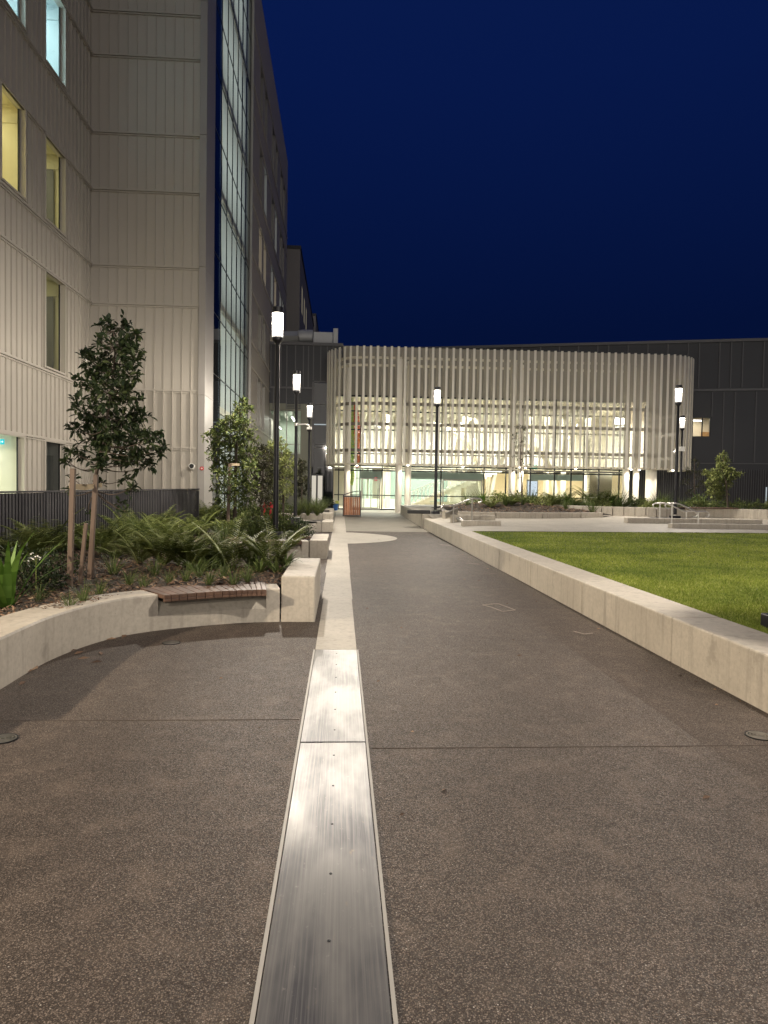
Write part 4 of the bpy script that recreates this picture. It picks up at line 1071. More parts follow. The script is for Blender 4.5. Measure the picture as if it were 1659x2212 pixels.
# ------------------------------------------------------------------ dark rear wing
wg = thing('dark_wing', 'low charcoal clad wing with duct roof left of the fin screen', 'building', (-3, 49, 0))
YW = 49.0
mb = MB(); holes_wall(mb, lambda x, z: (x, YW, z), XF+.02, 0, 7.5, 11.5, [(-2.0, 0, 7.4, 8.9), (-.6, 0, 7.4, 10.55)]); mb.build('upper_wall', 'dark_clad', wg)
mb = MB()
for x in (-5.0, -4.6, -4.45, -4.3, -3.9, -3.3, -2.75, -2.4, -2.05, -1.55, -1.1, -.7): mb.box(x-.035, x+.035, YW-.05, YW, 8.6 if x < -2.2 else 9.05, 11.45)
for x in (-4.8, -3.9, -3.3): mb.box(x-.03, x+.03, YW-.05, YW, 7.0, 8.5)
mb.box(XF+.02, 0, YW-.12, YW, 11.45, 11.65); mb.box(XF+.02, -2.0, YW-.08, YW-.001, 8.45, 8.56)
mb.box(-2.12, -1.98, YW-.1, YW-.001, 3, 8.95); mb.box(-1.98, -.6, YW-.1, YW-.001, 8.9, 9.0)
mb.build('seam_trim', 'dark_seam', wg)
MB().quad((XF+.02, YW+.001, 6.9), (-2.0, YW+.001, 6.9), (-2.0, YW+.001, 8.46), (XF+.02, YW+.001, 8.46)).quad((XF+.02, YW, 0), (-2.1, YW, 0), (-2.1, YW, 3.9), (XF+.02, YW, 3.9)).quad((-2.9, YW, 3.9), (-2.1, YW, 3.9), (-2.1, YW, 6.9), (-2.9, YW, 6.9)).build('olive_panel', 'olive_clad', wg)
mb = MB()
for i in range(8): mb.box(-3.85, -2.9, YW-.04, YW-.002, 7.05+.1*i, 7.1+.1*i)
mb.build('louvre', 'dark_clad', wg)
# lit upper room of the wing
gl_ = MB().quad((XF+.02, YW-.01, 3.9), (-2.9, YW-.01, 3.9), (-2.9, YW-.01, 6.9), (XF+.02, YW-.01, 6.9)).build('window_glass', 'glass_thin', wg)
mb = MB()
for x in (-5.0, -4.75, -3.85, -3.0): mb.box(x-.03, x+.03, YW-.08, YW-.012, 3.9, 6.9)
for z in (3.95, 4.55): mb.box(XF+.03, -2.9, YW-.07, YW-.013, z-.035, z+.035)
mb.build('window_frame', 'frame_grey', wg)
MB().quad((-6, YW+4, 3.6), (-2.2, YW+4, 3.6), (-2.2, YW+4, 7), (-6, YW+4, 7)).quad((-6, YW+.1, 6.88), (-6, YW+4, 6.88), (-2.2, YW+4, 6.88), (-2.2, YW+.1, 6.88)).quad((-6, YW+.1, 3.6), (-2.2, YW+.1, 3.6), (-2.2, YW+4, 3.6), (-6, YW+4, 3.6)).quad((-2.2, YW+.1, 3.6), (-2.2, YW+4, 3.6), (-2.2, YW+4, 7), (-2.2, YW+.1, 7)).build('room', plain('room_green', (.35, .4, .34), .7), wg)
mb = MB()
for k in range(5): mb.box(-5.3+k*.6, -5.24+k*.6, YW+.3, YW+3.8, 6.55, 6.87)
mb.build('ceiling_baffle', 'white', wg)
MB().box(-3.6, -3.48, YW+.6, YW+3.6, 6.5, 6.545).box(-4.6, -4.52, YW+1.5, YW+3.6, 5.9, 5.94).build('linear_lamp', 'tube', wg)
light('room_light', 'AREA', (-4, YW+2, 6.5), 130, (1, .96, .85), wg, 2, None, 2)
# dark glazed recess
MB().quad((-2.0, YW+1.1, 0), (-.56, YW+1.1, 0), (-.56, YW+1.1, 9), (-2, YW+1.1, 9)).build('dark_recess', 'frame_dark', wg)
MB().quad((-1.98, YW+.05, 0), (-.6, YW+.05, 0), (-.6, YW+.05, 8.9), (-1.98, YW+.05, 8.9)).build('dark_glass', 'glass_dark', wg)
mb = MB()
for z in (4.4, 4.6, 7.4): mb.box(-1.95, -.6, YW-.02, YW+.02, z-.02, z+.02)
for k in range(3): mb.box(-1.6+k*.4, -1.57+k*.4, YW-.02, YW+.02, 3.2 if k % 2 else 6.9, 4.4 if k % 2 else 7.4)
mb.build('balcony_rail', 'dark_seam', wg)
MB().box(-1.95, -.6, YW-.03, YW+.01, 5.95, 6.02).build('strip_lamp', 'pane_cool', wg)
fr = MB().box(-2.12, -1.25, YW-.06, YW-.005, .3, 2.5).build('entrance_door', 'frame_dark', wg)
MB().quad((-2.06, YW-.07, .35), (-1.76, YW-.07, .35), (-1.76, YW-.07, 2.4), (-2.06, YW-.07, 2.4)).quad((-1.64, YW-.07, .35), (-1.32, YW-.07, .35), (-1.32, YW-.07, 2.4), (-1.64, YW-.07, 2.4)).build('door_pane', emit('lit_door', (1, .92, .76), .6), fr)
MB().box(XF+.05, -.02, YW+.2, YW+14, 11.3, 11.42).build('roof', 'dark_clad', wg)
# ducts
dt = thing('roof_duct', 'pale sheet metal ducts on the roof of the dark wing', 'duct', (-2.5, 51, 11.5))
MB().tube([(-4.9, 51, 12.4), (-3.2, 51, 12.45)], .42, 4).build('duct_run', 'duct', dt)
MB().tube([(-3.2, 51, 12.45), (-2.9, 51, 12.5), (-2.2, 51, 12.5)], [.46, .5, .5], 16).build('round_duct', 'duct', dt, smooth=True)
MB().box(-2.15, -.75, 50.6, 51.4, 12.0, 12.78).build('box_duct', 'duct', dt, bevel=.02)
MB().box(-.72, -.38, 50.5, 51.5, 11.9, 13.05).build('duct_end', 'duct', dt, bevel=.02)
mb = MB()
for x in (-4.4, -3, -1.8, -.9): mb.box(x-.04, x+.04, 50.8, 50.9, 11.42, 12.0)
mb.box(-5, -.1, 50.75, 50.95, 11.75, 11.85); mb.build('duct_support', 'dark_seam', dt)

# ------------------------------------------------------------------ dark rear building on the right
rb = thing('dark_building', 'long charcoal clad building behind the fin screen at right', 'building', (14, 55, 0))
a, b_ = Vector((2.0, 56.3, 0)), Vector((45, 44.6, 0))
def rp(x, z, off=0):
    t_ = (x-a.x)/(b_.x-a.x); p = a.lerp(b_, t_); return (p.x, p.y-off, z)
win = (D(1493, 0, 49.2).x+.3, D(1531, 0, 49.2).x+.4)
def ray_x(px):  # x on the wall line under image column px
    d = ray(px, 1000); k_ = (b_.y-a.y)/(b_.x-a.x); t_ = (a.y-k_*a.x)/(d.y-k_*d.x); return d.x*t_
wx0, wx1 = ray_x(1493), ray_x(1531)
mb = MB(); holes_wall(mb, lambda x, z: rp(x, z), 2, 45, -.2, 12.75, [(wx0, wx1, 5.75, 7.15), (2, 23.75, -.2, 10.55)])
mb.build('wall', 'dark_clad', rb)
mb = MB(); x = 3.
while x < 44:
    for z0, z1 in ((3.9, 9.0), (9.3, 12.6)):
        if x < 23.5:
            if z0 < 9: continue
            z0 = 10.6
        if wx0-.1 < x < wx1+.1 and z0 < 5: mb.bar(rp(x, (7.2+z1)/2-.9, .03), rp(x, z1, .03), .09, .06, (0, 1, 0)); continue
        xx = x+(.4 if z0 > 9 else 0)
        mb.bar(rp(xx, z0, .03), rp(xx, z1, .03), .09, .06, (0, 1, 0))
    x += 1.35 if int(x) % 3 else .75
mb.bar(rp(2, 12.72, .05), rp(45, 12.72, .05), .14, .2); mb.bar(rp(23.8, 9.15, .05), rp(45, 9.15, .05), .1, .16); mb.bar(rp(23.8, 3.8, .04), rp(45, 3.8, .04), .06, .06)
mb.build('seam_trim', 'dark_seam', rb)
fr = MB(); 
for x in (wx0, (wx0*.45+wx1*.55), wx1): fr.bar(rp(x, 5.75, .02), rp(x, 7.15, .02), .07, .07, (0, 1, 0))
fr.bar(rp(wx0, 7.15, .02), rp(wx1, 7.15, .02), .08, .06); fr.bar(rp(wx0, 5.75, .02), rp(wx1, 5.75, .02), .08, .06)
f = fr.build('window', 'frame_dark', rb)
p0, p1 = Vector(rp(wx0, 0)), Vector(rp(wx1, 0)); inn = Vector((.26, .96, 0))*3
q0, q1 = p0+inn-Vector((1, 0, 0)), p1+inn+Vector((1.5, 0, 0))
MB().quad((q0.x, q0.y, 5), (q1.x, q1.y, 5), (q1.x, q1.y, 7.6), (q0.x, q0.y, 7.6)).quad((p0.x-1, p0.y+.1, 7.4), (p1.x+1.5, p1.y+.1, 7.4), (q1.x, q1.y, 7.4), (q0.x, q0.y, 7.4)).build('room', 'gyprock', rb)
mid = (p0+p1+q0+q1)/4
MB().box(mid.x-.9, mid.x+.3, mid.y, mid.y+.1, 7.05, 7.12).build('linear_lamp', 'tube', rb)
light('room_light', 'AREA', (mid.x, mid.y, 7.3), 70, (1, .88, .65), rb, 1.2)
MB().box(q1.x-1.6, q1.x-.4, q1.y-.6, q1.y-.3, 5.1, 6.3).build('cupboard', timber('light_timber', (.5, .3, .14), (.55, .33, .16)), rb)
exit_sign(Vector((p0.x+.5, p0.y+1.6, 6.4)), .8, 'exit_cyan', 'cyan exit sign in the lit window of the dark building')
# slatted lower screen on the right
fs = thing('slat_screen', 'dark vertical slat screen behind the right planter', 'fence', rp(21, .3, .9))
mb = MB()
for k in range(150):
    x = 21+k*.15; mb.bar(rp(x, .3, .9), rp(x, 3.35, .9), .05, .05, (0, 1, 0))
mb.build('slats', 'dark_seam', fs)
MB().quad(rp(21, .3, .8), rp(43.5, .3, .8), rp(43.5, 3.3, .8), rp(21, 3.3, .8)).build('backing_sheet', 'fence', fs)
MB().bar(rp(30.2, .9, .96), rp(30.2, 2.1, .96), .07, .03, (0, 1, 0)).build('slit_lamp', 'pane_cool', fs)

# ------------------------------------------------------------------ fin screen pavilion
pv = thing('fin_screen_pavilion', 'lit entrance pavilion wrapped in tall cream vertical fins', 'building', (11, 45, 0))
XL, XR, YF, RC = -1.05, 24.35, 45.0, 2.85
path = []
for k in range(14): path.append((Vector((XL, 53-k*.44+.0, 0)), Vector((1, 0, 0))))
path = [(Vector((XL, YF+RC+i*.44, 0)), Vector((1, 0, 0))) for i in range(9, -1, -1)]
for i in range(1, 10):
    t_ = math.pi*(1)+math.pi/2*i/10; path.append((Vector((XL+RC+RC*math.cos(t_), YF+RC+RC*math.sin(t_), 0)), Vector((-math.cos(t_), -math.sin(t_), 0))))
nfr = 44
for i in range(nfr+1): path.append((Vector((XL+RC+(XR-XL-2*RC)*i/nfr, YF, 0)), Vector((0, 1, 0))))
for i in range(1, 10):
    t_ = math.pi*1.5+math.pi/2*i/10; path.append((Vector((XR-RC+RC*math.cos(t_), YF+RC+RC*math.sin(t_), 0)), Vector((-math.cos(t_), -math.sin(t_), 0))))
path += [(Vector((XR, YF+RC+i*.44, 0)), Vector((-1, 0, 0))) for i in range(10)]
FZ0, FZ1 = 3.12, 10.75
for p, nin in path:
    tg = Vector((-nin.y, nin.x, 0))*-1  # along the line
    tg = Vector((nin.y, -nin.x, 0))
    fm = MB()
    d1 = (nin*.88-tg*.42).normalized()
    q0 = p; q1 = p+d1*.43
    o = MB().bar(q0+Vector((0, 0, FZ0)), q0+Vector((0, 0, FZ1)), .15, .028, nin).build('fin', 'fin', pv)
    MB().add([q0+nin*.015+Vector((0, 0, FZ0)), q1+Vector((0, 0, FZ0)), q1+Vector((0, 0, FZ1-.02)), q0+nin*.015+Vector((0, 0, FZ1-.02))], [(0, 1, 2, 3)]).build('fin_web', 'fin_web', o)
# ring girts following the fins
def ring(inset, z, wd, ht, mat, name):
    mb = MB(); pts = [p+nin*inset for p, nin in path]
    for q0, q1 in zip(pts, pts[1:]): mb.bar(q0+Vector((0, 0, z)), q1+Vector((0, 0, z)), wd, ht)
    mb.build(name, mat, pv)
for z in (4.07, 5.79, 7.12): ring(.55, z, .1, .2, 'rail_brown', 'girt')
for z in (9.62, 10.12): ring(.6, z, .16, .13, 'cream', 'ring_beam')
ring(.38, 3.16, .3, .12, 'cream', 'soffit_edge')
# columns
for (x, y, r_) in ((D(749, 1100, 47.5).x, 47.5, .21), (D(860, 1100, 45.5).x, 45.5, .21), (D(880, 1100, 46.3).x, 46.3, .21), (D(1104, 1100, 45.6).x, 45.6, .21), (D(1122, 1100, 46.4).x, 46.4, .2), (D(1350, 1100, 45.7).x, 45.7, .21), (D(1372, 1100, 46).x, 46, .2), (D(1434, 1095, 44.2).x, 46.2, .36)):
    MB().lathe([(r_, 0), (r_, 10.0), (r_*.8, 10.02)], (x, y, 0), 24).build('column', 'fin', pv, smooth=True)
for x, y in ((1.05, 46.9), (4.3, 44.9), (11.7, 45.0), (12.3, 45.9), (19.2, 45.1), (19.9, 45.4), (22.2, 45.4), (15.6, 45.5), (8, 45.5)):
    dl = MB().lathe([(.07, 3.075), (.07, 3.10)], (x, y, 0), 12).build('downlight', 'lamp_disc', pv)
    sl_ = light('downlight_lamp', 'SPOT', (x, y, 3.06), 330, (1, .92, .76), pv, .06, (0, 0, 0))
    sl_.data.spot_size = math.radians(140); sl_.data.spot_blend = .6
# glazed line and solid parapet band
YG = 50.2
GX0, GX1 = XL+.55, XR-3.2
MB().quad((GX0, YG, 8.25), (XR-.8, YG, 8.25), (XR-.8, YG, 11.75), (GX0, YG, 11.75)).quad((GX0, YG, 8.25), (GX0, YG+6, 8.25), (GX0, YG+6, 11.75), (GX0, YG, 11.75)).build('parapet_band', plain('taupe_parapet', (.30, .275, .23), .6, 0, .04), pv)
MB().box(GX0, XR-.8, YG+.01, 66, 10.41, 10.5).build('roof', 'dark_clad', pv)
MB().quad((GX0, YG, .02), (GX1, YG, .02), (GX1, YG, 8.25), (GX0, YG, 8.25)).build('glazing', 'glass_thin', pv)
MB().quad((GX1, YG, .02), (GX1, YG+3, .02), (GX1, YG+3, 8.25), (GX1, YG, 8.25)).build('glazing', 'glass_thin', pv)
def gx(px): return D(px, 1000, YG).x
mb = MB()
mx_ = [gx(v) for v in (732, 778, 826, 885, 953, 1046, 1093, 1146, 1198, 1234, 1261, 1294, 1338)]
for x in mx_: mb.box(x-.04, x+.04, YG-.07, YG+.05, .02, 8.25)
for z, h in ((2.86, .05), (1.08, .035), (3.2, .05), (8.2, .06), (.06, .05)): mb.box(GX0, GX1, YG-.055, YG+.04, z-h, z+h)
for z in (4.07, 5.79, 7.12): mb.box(GX0, GX1, YG-.05, YG+.04, z-.04, z+.04)
mb.build('mullion_grid', 'frame_dark', pv)
MB().box(GX0-1.2, GX1, YG-.35, YG-.06, 2.96, 3.06).build('canopy_edge', 'frame_grey', pv)
for x0, x1 in ((gx(778), gx(826)), (gx(885), gx(953)), (gx(953), gx(1046)), (gx(1146), gx(1198)), (gx(1198), gx(1261))): MB().box(x0+.05, x1-.05, YG-.02, YG+.02, 2.3 if x0 < 9 else 2.36, 2.8).build('spandrel_panel', 'teal', pv)
# sliding doors
for xa, xb in ((gx(780), gx(824)), (gx(955), gx(1044))):
    fr = MB().box(xa+.05, xa+.13, YG-.12, YG-.071, .04, 2.32).box(xb-.13, xb-.05, YG-.12, YG-.071, .04, 2.32).box(xa+.13, xb-.13, YG-.12, YG-.071, 2.22, 2.32).box(xa+.13, xb-.13, YG-.12, YG-.071, .04, .14)
    d_ = fr.build('sliding_door', 'frame_grey', pv, bevel=.004)
    MB().quad((xa+.13, YG-.1, .14), (xb-.13, YG-.1, .14), (xb-.13, YG-.1, 2.22), (xa+.13, YG-.1, 2.22)).build('door_glass', 'glass_thin', d_)
# interior
MB().box(GX0, GX1, YG+.06, 66, -.02, .03).build('interior_floor', 'floor_in', pv)
MB().quad((GX0-.5, 63, 0), (GX1+3, 63, 0), (GX1+3, 63, 8.6), (GX0-.5, 63, 8.6)).quad((GX1+2.5, 53.3, 0), (GX1+2.5, 63, 0), (GX1+2.5, 63, 8.6), (GX1+2.5, 53.3, 8.6)).quad((GX0, YG+3, 3.3), (GX0, 63, 3.3), (GX0, 63, 8.3), (GX0, YG+3, 8.3)).build('back_wall', 'gyprock', pv)
MB().quad((GX0, YG+.1, 8.3), (GX1+2.5, YG+.1, 8.3), (GX1+2.5, 63, 8.3), (GX0, 63, 8.3)).build('ceiling', 'gyprock', pv)
# white baffles hung over the lobby
mb = MB()
for k in range(26):
    x = GX0+1+k*.75; mb.box(x-.03, x+.03, YG+1.5, 62, 7.55, 8.1)
mb.build('ceiling_baffle', 'white', pv)
# vertical wall panels
mb = MB()
for k in range(17):
    x = GX0+.3+k*1.25
    mb.box(x, x+1.12, 62.85, 62.99, 3.6, 8.0)
mb.build('wall_panel', 'white', pv)
MB().quad((3.4, 60.5, 0), (9.3, 60.5, 0), (9.3, 60.5, 3.2), (3.4, 60.5, 3.2)).build('teal_wall', 'teal', pv)
MB().box(11.5, 20.5, 57, 57.1, .03, 3.0).build('cream_partition', plain('cream_partition', (.72, .6, .4), .7, 0, .03), pv)
MB().box(10.5, GX1+2, 56, 63, 3.3, 3.6).box(GX0, 4.2, 59.5, 63, 3.3, 3.6).build('mezzanine', 'gyprock', pv)
# inner airlock doors and a white ledge behind the left sliding door
mb = MB()
for x in (gx(760), gx(790), gx(806), gx(822)): mb.box(x-.035, x+.035, YG+3.0, YG+3.07, .04, 2.3)
mb.box(gx(760), gx(822), YG+3.0, YG+3.07, 2.3, 2.38).box(gx(760), gx(822), YG+3.01, YG+3.06, .04, .12)
mb.build('airlock_frame', 'frame_grey', pv)
MB().box(gx(758), gx(868), YG+6.0, YG+6.1, .03, .75).build('white_ledge', 'white', pv)
mb = MB()
for px in (752, 771, 783, 797, 811): mb.box(gx(px)-.16, gx(px)+.16, YG+8, YG+8.3, .03, 3.2)
mb.build('pale_green_panel', plain('pale_green_panel', (.42, .52, .45), .6), pv)
# stair rising to the right
sx0, sx1, sz1, ys_ = D(872, 1098, 53.5).x, D(1062, 1040, 53.5).x+1.2, 3.6, 53.5
st_ = MB()
N = 20
for i in range(N):
    xa = sx0+(sx1-sx0)*i/N; xb = sx0+(sx1-sx0)*(i+1)/N; zt = sz1*(i+1)/N
    st_.box(xa, xb, ys_, ys_+1.8, max(0.03, zt-.42), zt)
sr = st_.build('staircase', 'cream', pv)
rl = MB()
for i in range(0, N+6):
    f_ = (i+.5)/(N+6); x = sx0+(sx1-sx0)*f_; z = sz1*f_+.1
    rl.box(x-.033, x+.033, ys_-.04, ys_-.005, z, z+1.0)
rl.bar((sx0, ys_-.02, 1.1), (sx1, ys_-.02, sz1+1.1), .05, .06); rl.bar((sx0, ys_-.02, .12), (sx1, ys_-.02, sz1+.12), .05, .12); rl.bar((sx0, ys_-.02, .85), (sx1, ys_-.02, sz1+.85), .04, .04)
rl.build('stair_railing', 'white', sr)
MB().box(sx0+1.2, gx(1040), ys_+.4, ys_+.6, .03, .62).build('low_plinth', 'cream', pv)
# arched ribs
def arch(x0, x1, zt, y, wd=.28):
    mb = MB(); pr = None
    for i in range(17):
        t_ = math.pi*i/16; x = (x0+x1)/2-(x1-x0)/2*math.cos(t_); z = zt*math.sin(t_)**.8
        cur = Vector((x, y, z))
        if pr is not None: mb.bar(pr, cur, wd, .5, (0, 1, 0))
        pr = cur
    return mb
arc = arch(gx(1040)-7.0, gx(1062)+.4, 6.8, 55.5); arc.build('arch_rib', 'cream', pv)
arch(gx(1090), gx(1200)+1.5, 5.2, 54.8).build('arch_rib', 'cream', pv)
arch(gx(1075)-2.4, gx(1085)+.3, 7.4, 56.2).build('arch_rib', 'cream', pv)
for px in (848, 1028, 1180, 1215, 1255, 1310): 
    MB().lathe([(.2, .03), (.2, 8.2)], (gx(px), 55 if px < 1100 else 54.2, 0), 18).build('inner_column', 'cream', pv, smooth=True)
# linear lamps
mb = MB()
for x, y, z in ((1.2, 53, 5.9), (2.6, 55, 6.6), (8.0, 53, 6.2), (9.2, 54, 6.9), (10.5, 55, 5.7), (13.5, 54, 6.1), (15, 53, 5.6), (16, 55, 6.6), (18, 54, 5.9), (7.0, 55.5, 5.3), (19, 55, 7)):
    mb.bar((x-.1, y, z), (x+.55, y+2.2, z), .07, .05)
mb.build('linear_lamp', 'tube', pv)
for x in (3, 9, 15, 20): light('lobby_light', 'AREA', (x, 56, 7.4), 1650, (1, .96, .86), pv, 3.5, None, 5)
for x in (2.2, 7.5, 12, 17.5): light('lobby_light', 'AREA', (x, 53.2, 3.15 if x != 7.5 else 4.5), 250, (1, .96, .87), pv, 2.5, None, 2)
# signs and furniture inside
exit_sign(Vector((gx(1160), YG+.6, 3.38)), 1.1, 'exit_green', 'green running figure exit sign above the pavilion door')
t = thing('door_sign', 'small red notice on the glass of the left sliding door', 'sign', D(812, 1035, YG-.115))
c = D(812, 1035, YG-.115)
MB().box(c.x-.1, c.x+.1, c.y-.004, c.y+.004, c.z-.13, c.z+.13).build('plate', emit('red_notice', (.85, .12, .16), .55), t)
mb = MB().box(c.x-.06, c.x+.06, c.y-.009, c.y-.005, c.z-.09, c.z-.075).box(c.x-.06, c.x+.06, c.y-.009, c.y-.005, c.z-.06, c.z-.045)
for q in range(12):
    a0, a1 = q*math.pi/6, (q+1)*math.pi/6
    mb.bar((c.x+.05*math.cos(a0), c.y-.007, c.z+.04+.05*math.sin(a0)), (c.x+.05*math.cos(a1), c.y-.007, c.z+.04+.05*math.sin(a1)), .004, .012, (1, 0, .01))
mb.bar((c.x-.035, c.y-.007, c.z+.075), (c.x+.035, c.y-.007, c.z+.005), .004, .012, (1, 0, .01))
mb.build('notice_marks', 'white', t)
c = D(1150, 1054, YG+.35)
t = thing('display_screen', 'bright white display screen behind the glass of the right doors', 'screen', c)
MB().box(c.x-.42, c.x+.42, c.y, c.y+.08, .03, c.z+.62).build('screen_frame', 'frame_grey', t)
MB().box(c.x-.36, c.x+.36, c.y-.012, c.y-.001, c.z-.55, c.z+.5).build('screen_face', 'screen', t)
mb = MB()
for k in range(9):
    x, z = c.x-.28+random.random()*.56, c.z-.2+random.random()*.6; mb.box(x-.015, x+.015, c.y-.017, c.y-.013, z-.015, z+.015)
for k in range(5):
    a0 = k*math.pi*2/5; mb.bar((c.x-.2, c.y-.016, c.z+.15), (c.x-.2+.08*math.cos(a0), c.y-.016, c.z+.15+.06*math.sin(a0)), .003, .03, (1, 0, .01))
mb.build('screen_marks', 'frame_dark', t)
c = D(1296, 1088, YG+2.2)
t = thing('reception_desk', 'orange timber desk with bins inside the right glazing', 'desk', (c.x, c.y, .03))
MB().box(c.x-.6, c.x+1.6, c.y, c.y+.6, .03, 1.12).build('counter', timber('desk_timber', (.55, .3, .13), (.6, .34, .16)), t, bevel=.01)
MB().box(c.x-.66, c.x+1.66, c.y-.05, c.y+.65, 1.121, 1.16).build('counter_top', 'cream', t, bevel=.008)
for k, m_ in enumerate(('yellow', 'red', 'blackplastic')):
    x = c.x-.35+k*.45
    o = MB().box(x-.07, x+.07, c.y-.02, c.y-.001, .85, 1.05).build('bin_slot', m_, t)
# hanging mosaic sculpture
c = D(765, 950, YG+1.8)
t = thing('hanging_sculpture', 'tall hanging mosaic of green, yellow and orange leaves behind the left fins', 'sculpture', (c.x, c.y, 1.4))
def mosaic(cs):
    tt = NT('mosaic'); g = tt.n('ShaderNodeNewGeometry'); tt.bsdf(tt.ramp(g.outputs['Random Per Island'], [(i/(len(cs)-1), q) for i, q in enumerate(cs)]), .5); return tt.m
def leafstrip(pa, pb, wd, n_, mat, name):
    P = []; 
    for i in range(n_):
        f_ = random.random(); ww = wd*math.sin(math.pi*(.06+.9*f_))**.7
        p = pa.lerp(pb, f_)+Vector((random.uniform(-ww, ww), random.uniform(-.1, .1), 0)); s_ = .035+random.random()*.03
        a0 = random.random()*6.28
        P.append([p+Vector((math.cos(a0+q*math.pi/2)*s_, random.uniform(-.02, .02), math.sin(a0+q*math.pi/2)*s_)) for q in range(4)])
    mb = MB()
    for q in P: mb.quad(*q)
    mb.build(name, mat, t)
g_ = mosaic([(.2, .4, .1), (.45, .6, .1), (.7, .7, .15), (.3, .55, .3)]); o_ = mosaic([(.75, .25, .04), (.8, .35, .05), (.7, .12, .1), (.75, .1, .25)])
leafstrip(D(760, 1048, YG+1.7), D(759, 860, YG+1.7), .2, 1500, g_, 'green_leaf')
leafstrip(D(772, 1010, YG+1.9), D(768, 872, YG+1.9), .3, 1600, o_, 'orange_leaf')
MB().tube([D(760, 1060, YG+1.8), D(764, 860, YG+1.8)], .03, 6).build('stem', 'white', t)
MB().lathe([(.02, -.5), (.16, -.1), (.2, .25), (.12, .6), (.02, .7)], D(763, 1030, YG+2.1), 14).build('white_bud', 'white', t, smooth=True)

# ------------------------------------------------------------------ bin
c = Vector((.60, 38.5, 0))
t = thing('litter_bin', 'timber slatted litter bin with a black sloping hood on the path', 'bin', c)
x, y = c.x, c.y
sl = MB()
for k in range(9):
    xa = x-.46+k*.92/9; sl.box(xa+.004, xa+.92/9-.004, y-.47, y-.44, .08, 1.06)
for k in range(9):
    ya = y-.43+k*.86/9; sl.box(x-.475, x-.445, ya+.004, ya+.86/9-.004, .08, 1.06); sl.box(x+.445, x+.475, ya+.004, ya+.86/9-.004, .08, 1.06)
sl.build('timber_slats', 'binwood', t, bevel=.004)
fr = MB()
for sx in (-1, 1):
    for sy in (-1, 1): fr.box(x+sx*.47-.025, x+sx*.47+.025, y+sy*.455-.025, y+sy*.455+.025, .0, 1.1)
fr.box(x-.5, x+.5, y-.49, y+.48, 1.065, 1.13); fr.box(x-.44, x+.44, y-.42, y+.42, .03, .07)
fr.build('bin_frame', 'blackplastic', t)
hd = MB(); pr = None
for i in range(9):
    f_ = i/8; q = Vector((x-.49+.98*f_, y, 1.16+.24*math.sin(f_*math.pi/2)))
    if pr is not None: hd.bar(pr, q, .95, .05)
    pr = q
hd.box(x+.42, x+.49, y-.45, y-.38, 1.13, 1.38).box(x+.42, x+.49, y+.38, y+.45, 1.13, 1.38).box(x-.5, x-.44, y-.45, y+.45, 1.13, 1.17)
hd.build('hood', plain('charcoal_hood', (.045, .045, .045), .5), t)
# mop bucket by the door
c = D(725, 1092, 48); c.z = 0.0; c.z = 0
t = thing('mop_bucket', 'blue bucket with a lime wringer by the glazed corner', 'bucket', c)
MB().lathe([(.14, .02), (.2, .45), (.21, .46)], c, 16).build('pail', 'blue', t, smooth=True)
MB().box(c.x-.02, c.x+.22, c.y-.12, c.y+.12, .47, .68).build('wringer', 'yellow', t, bevel=.02)
# camera on second lamp
c = D(655, 925, 23.8); x, y, z = -1.55, 23.8, c.z+.02
t = thing('pole_camera', 'dome security camera on an arm from the second left lamp pole', 'security camera', (x, y, z))
MB().tube([(x+.05, y, z+.1), (x+.3, y, z+.12), (x+.42, y, z+.09), (x+.44, y, z+.02)], .022, 8).build('arm', 'white', t, smooth=True)
MB().lathe([(.03, .03), (.085, .02), (.09, -.03), (.09, -.06)], (x+.44, y, z), 16).build('housing', 'white', t, smooth=True)
MB().lathe([(.085, -.06), (.07, -.11), (.04, -.14), (0, -.15)], (x+.44, y, z), 16).build('dome', 'blackplastic', t, smooth=True)
MB().lathe([(.066, .05), (.068, .06), (.068, .14), (.066, .15)], (x, y, z), 14).build('clamp', 'steel', t, smooth=True)
c = D(1472, 975, 35.9)
t = thing('pole_camera', 'small white camera on the rear right lamp pole', 'security camera', (18.0, 35.9, c.z))
MB().tube([(17.95, 35.9, c.z+.1), (17.65, 35.9, c.z+.12), (17.6, 35.85, c.z)], .025, 8).build('arm', 'white', t, smooth=True)
MB().lathe([(.05, .04), (.09, 0), (.08, -.09), (0, -.14)], (17.6, 35.85, c.z-.02), 14).build('housing', 'white', t, smooth=True)
MB().box(17.88, 18.12, 35.78, 36.02, c.z, c.z+.25).build('junction_box', 'white', t)
# red valves in the shrubs
c = D(578, 1097, 24.3)
t = thing('hydrant_valves', 'red hydrant valve cluster half hidden in the shrubs', 'hydrant', (c.x, c.y, .3))
MB().tube([(c.x-.1, c.y, .3), (c.x-.1, c.y, 1.0)], .035, 10).tube([(c.x+.1, c.y, .3), (c.x+.1, c.y, 1.0)], .035, 10).tube([(c.x-.2, c.y, .85), (c.x+.2, c.y, .85)], .04, 10).build('pipework', 'red', t, smooth=True)
for dx in (-.2, 0, .18):
    MB().tube([(c.x+dx, c.y-.05, .86), (c.x+dx, c.y-.16, .86)], [.05, .06], 12).build('valve_cap', 'red', t, smooth=True)

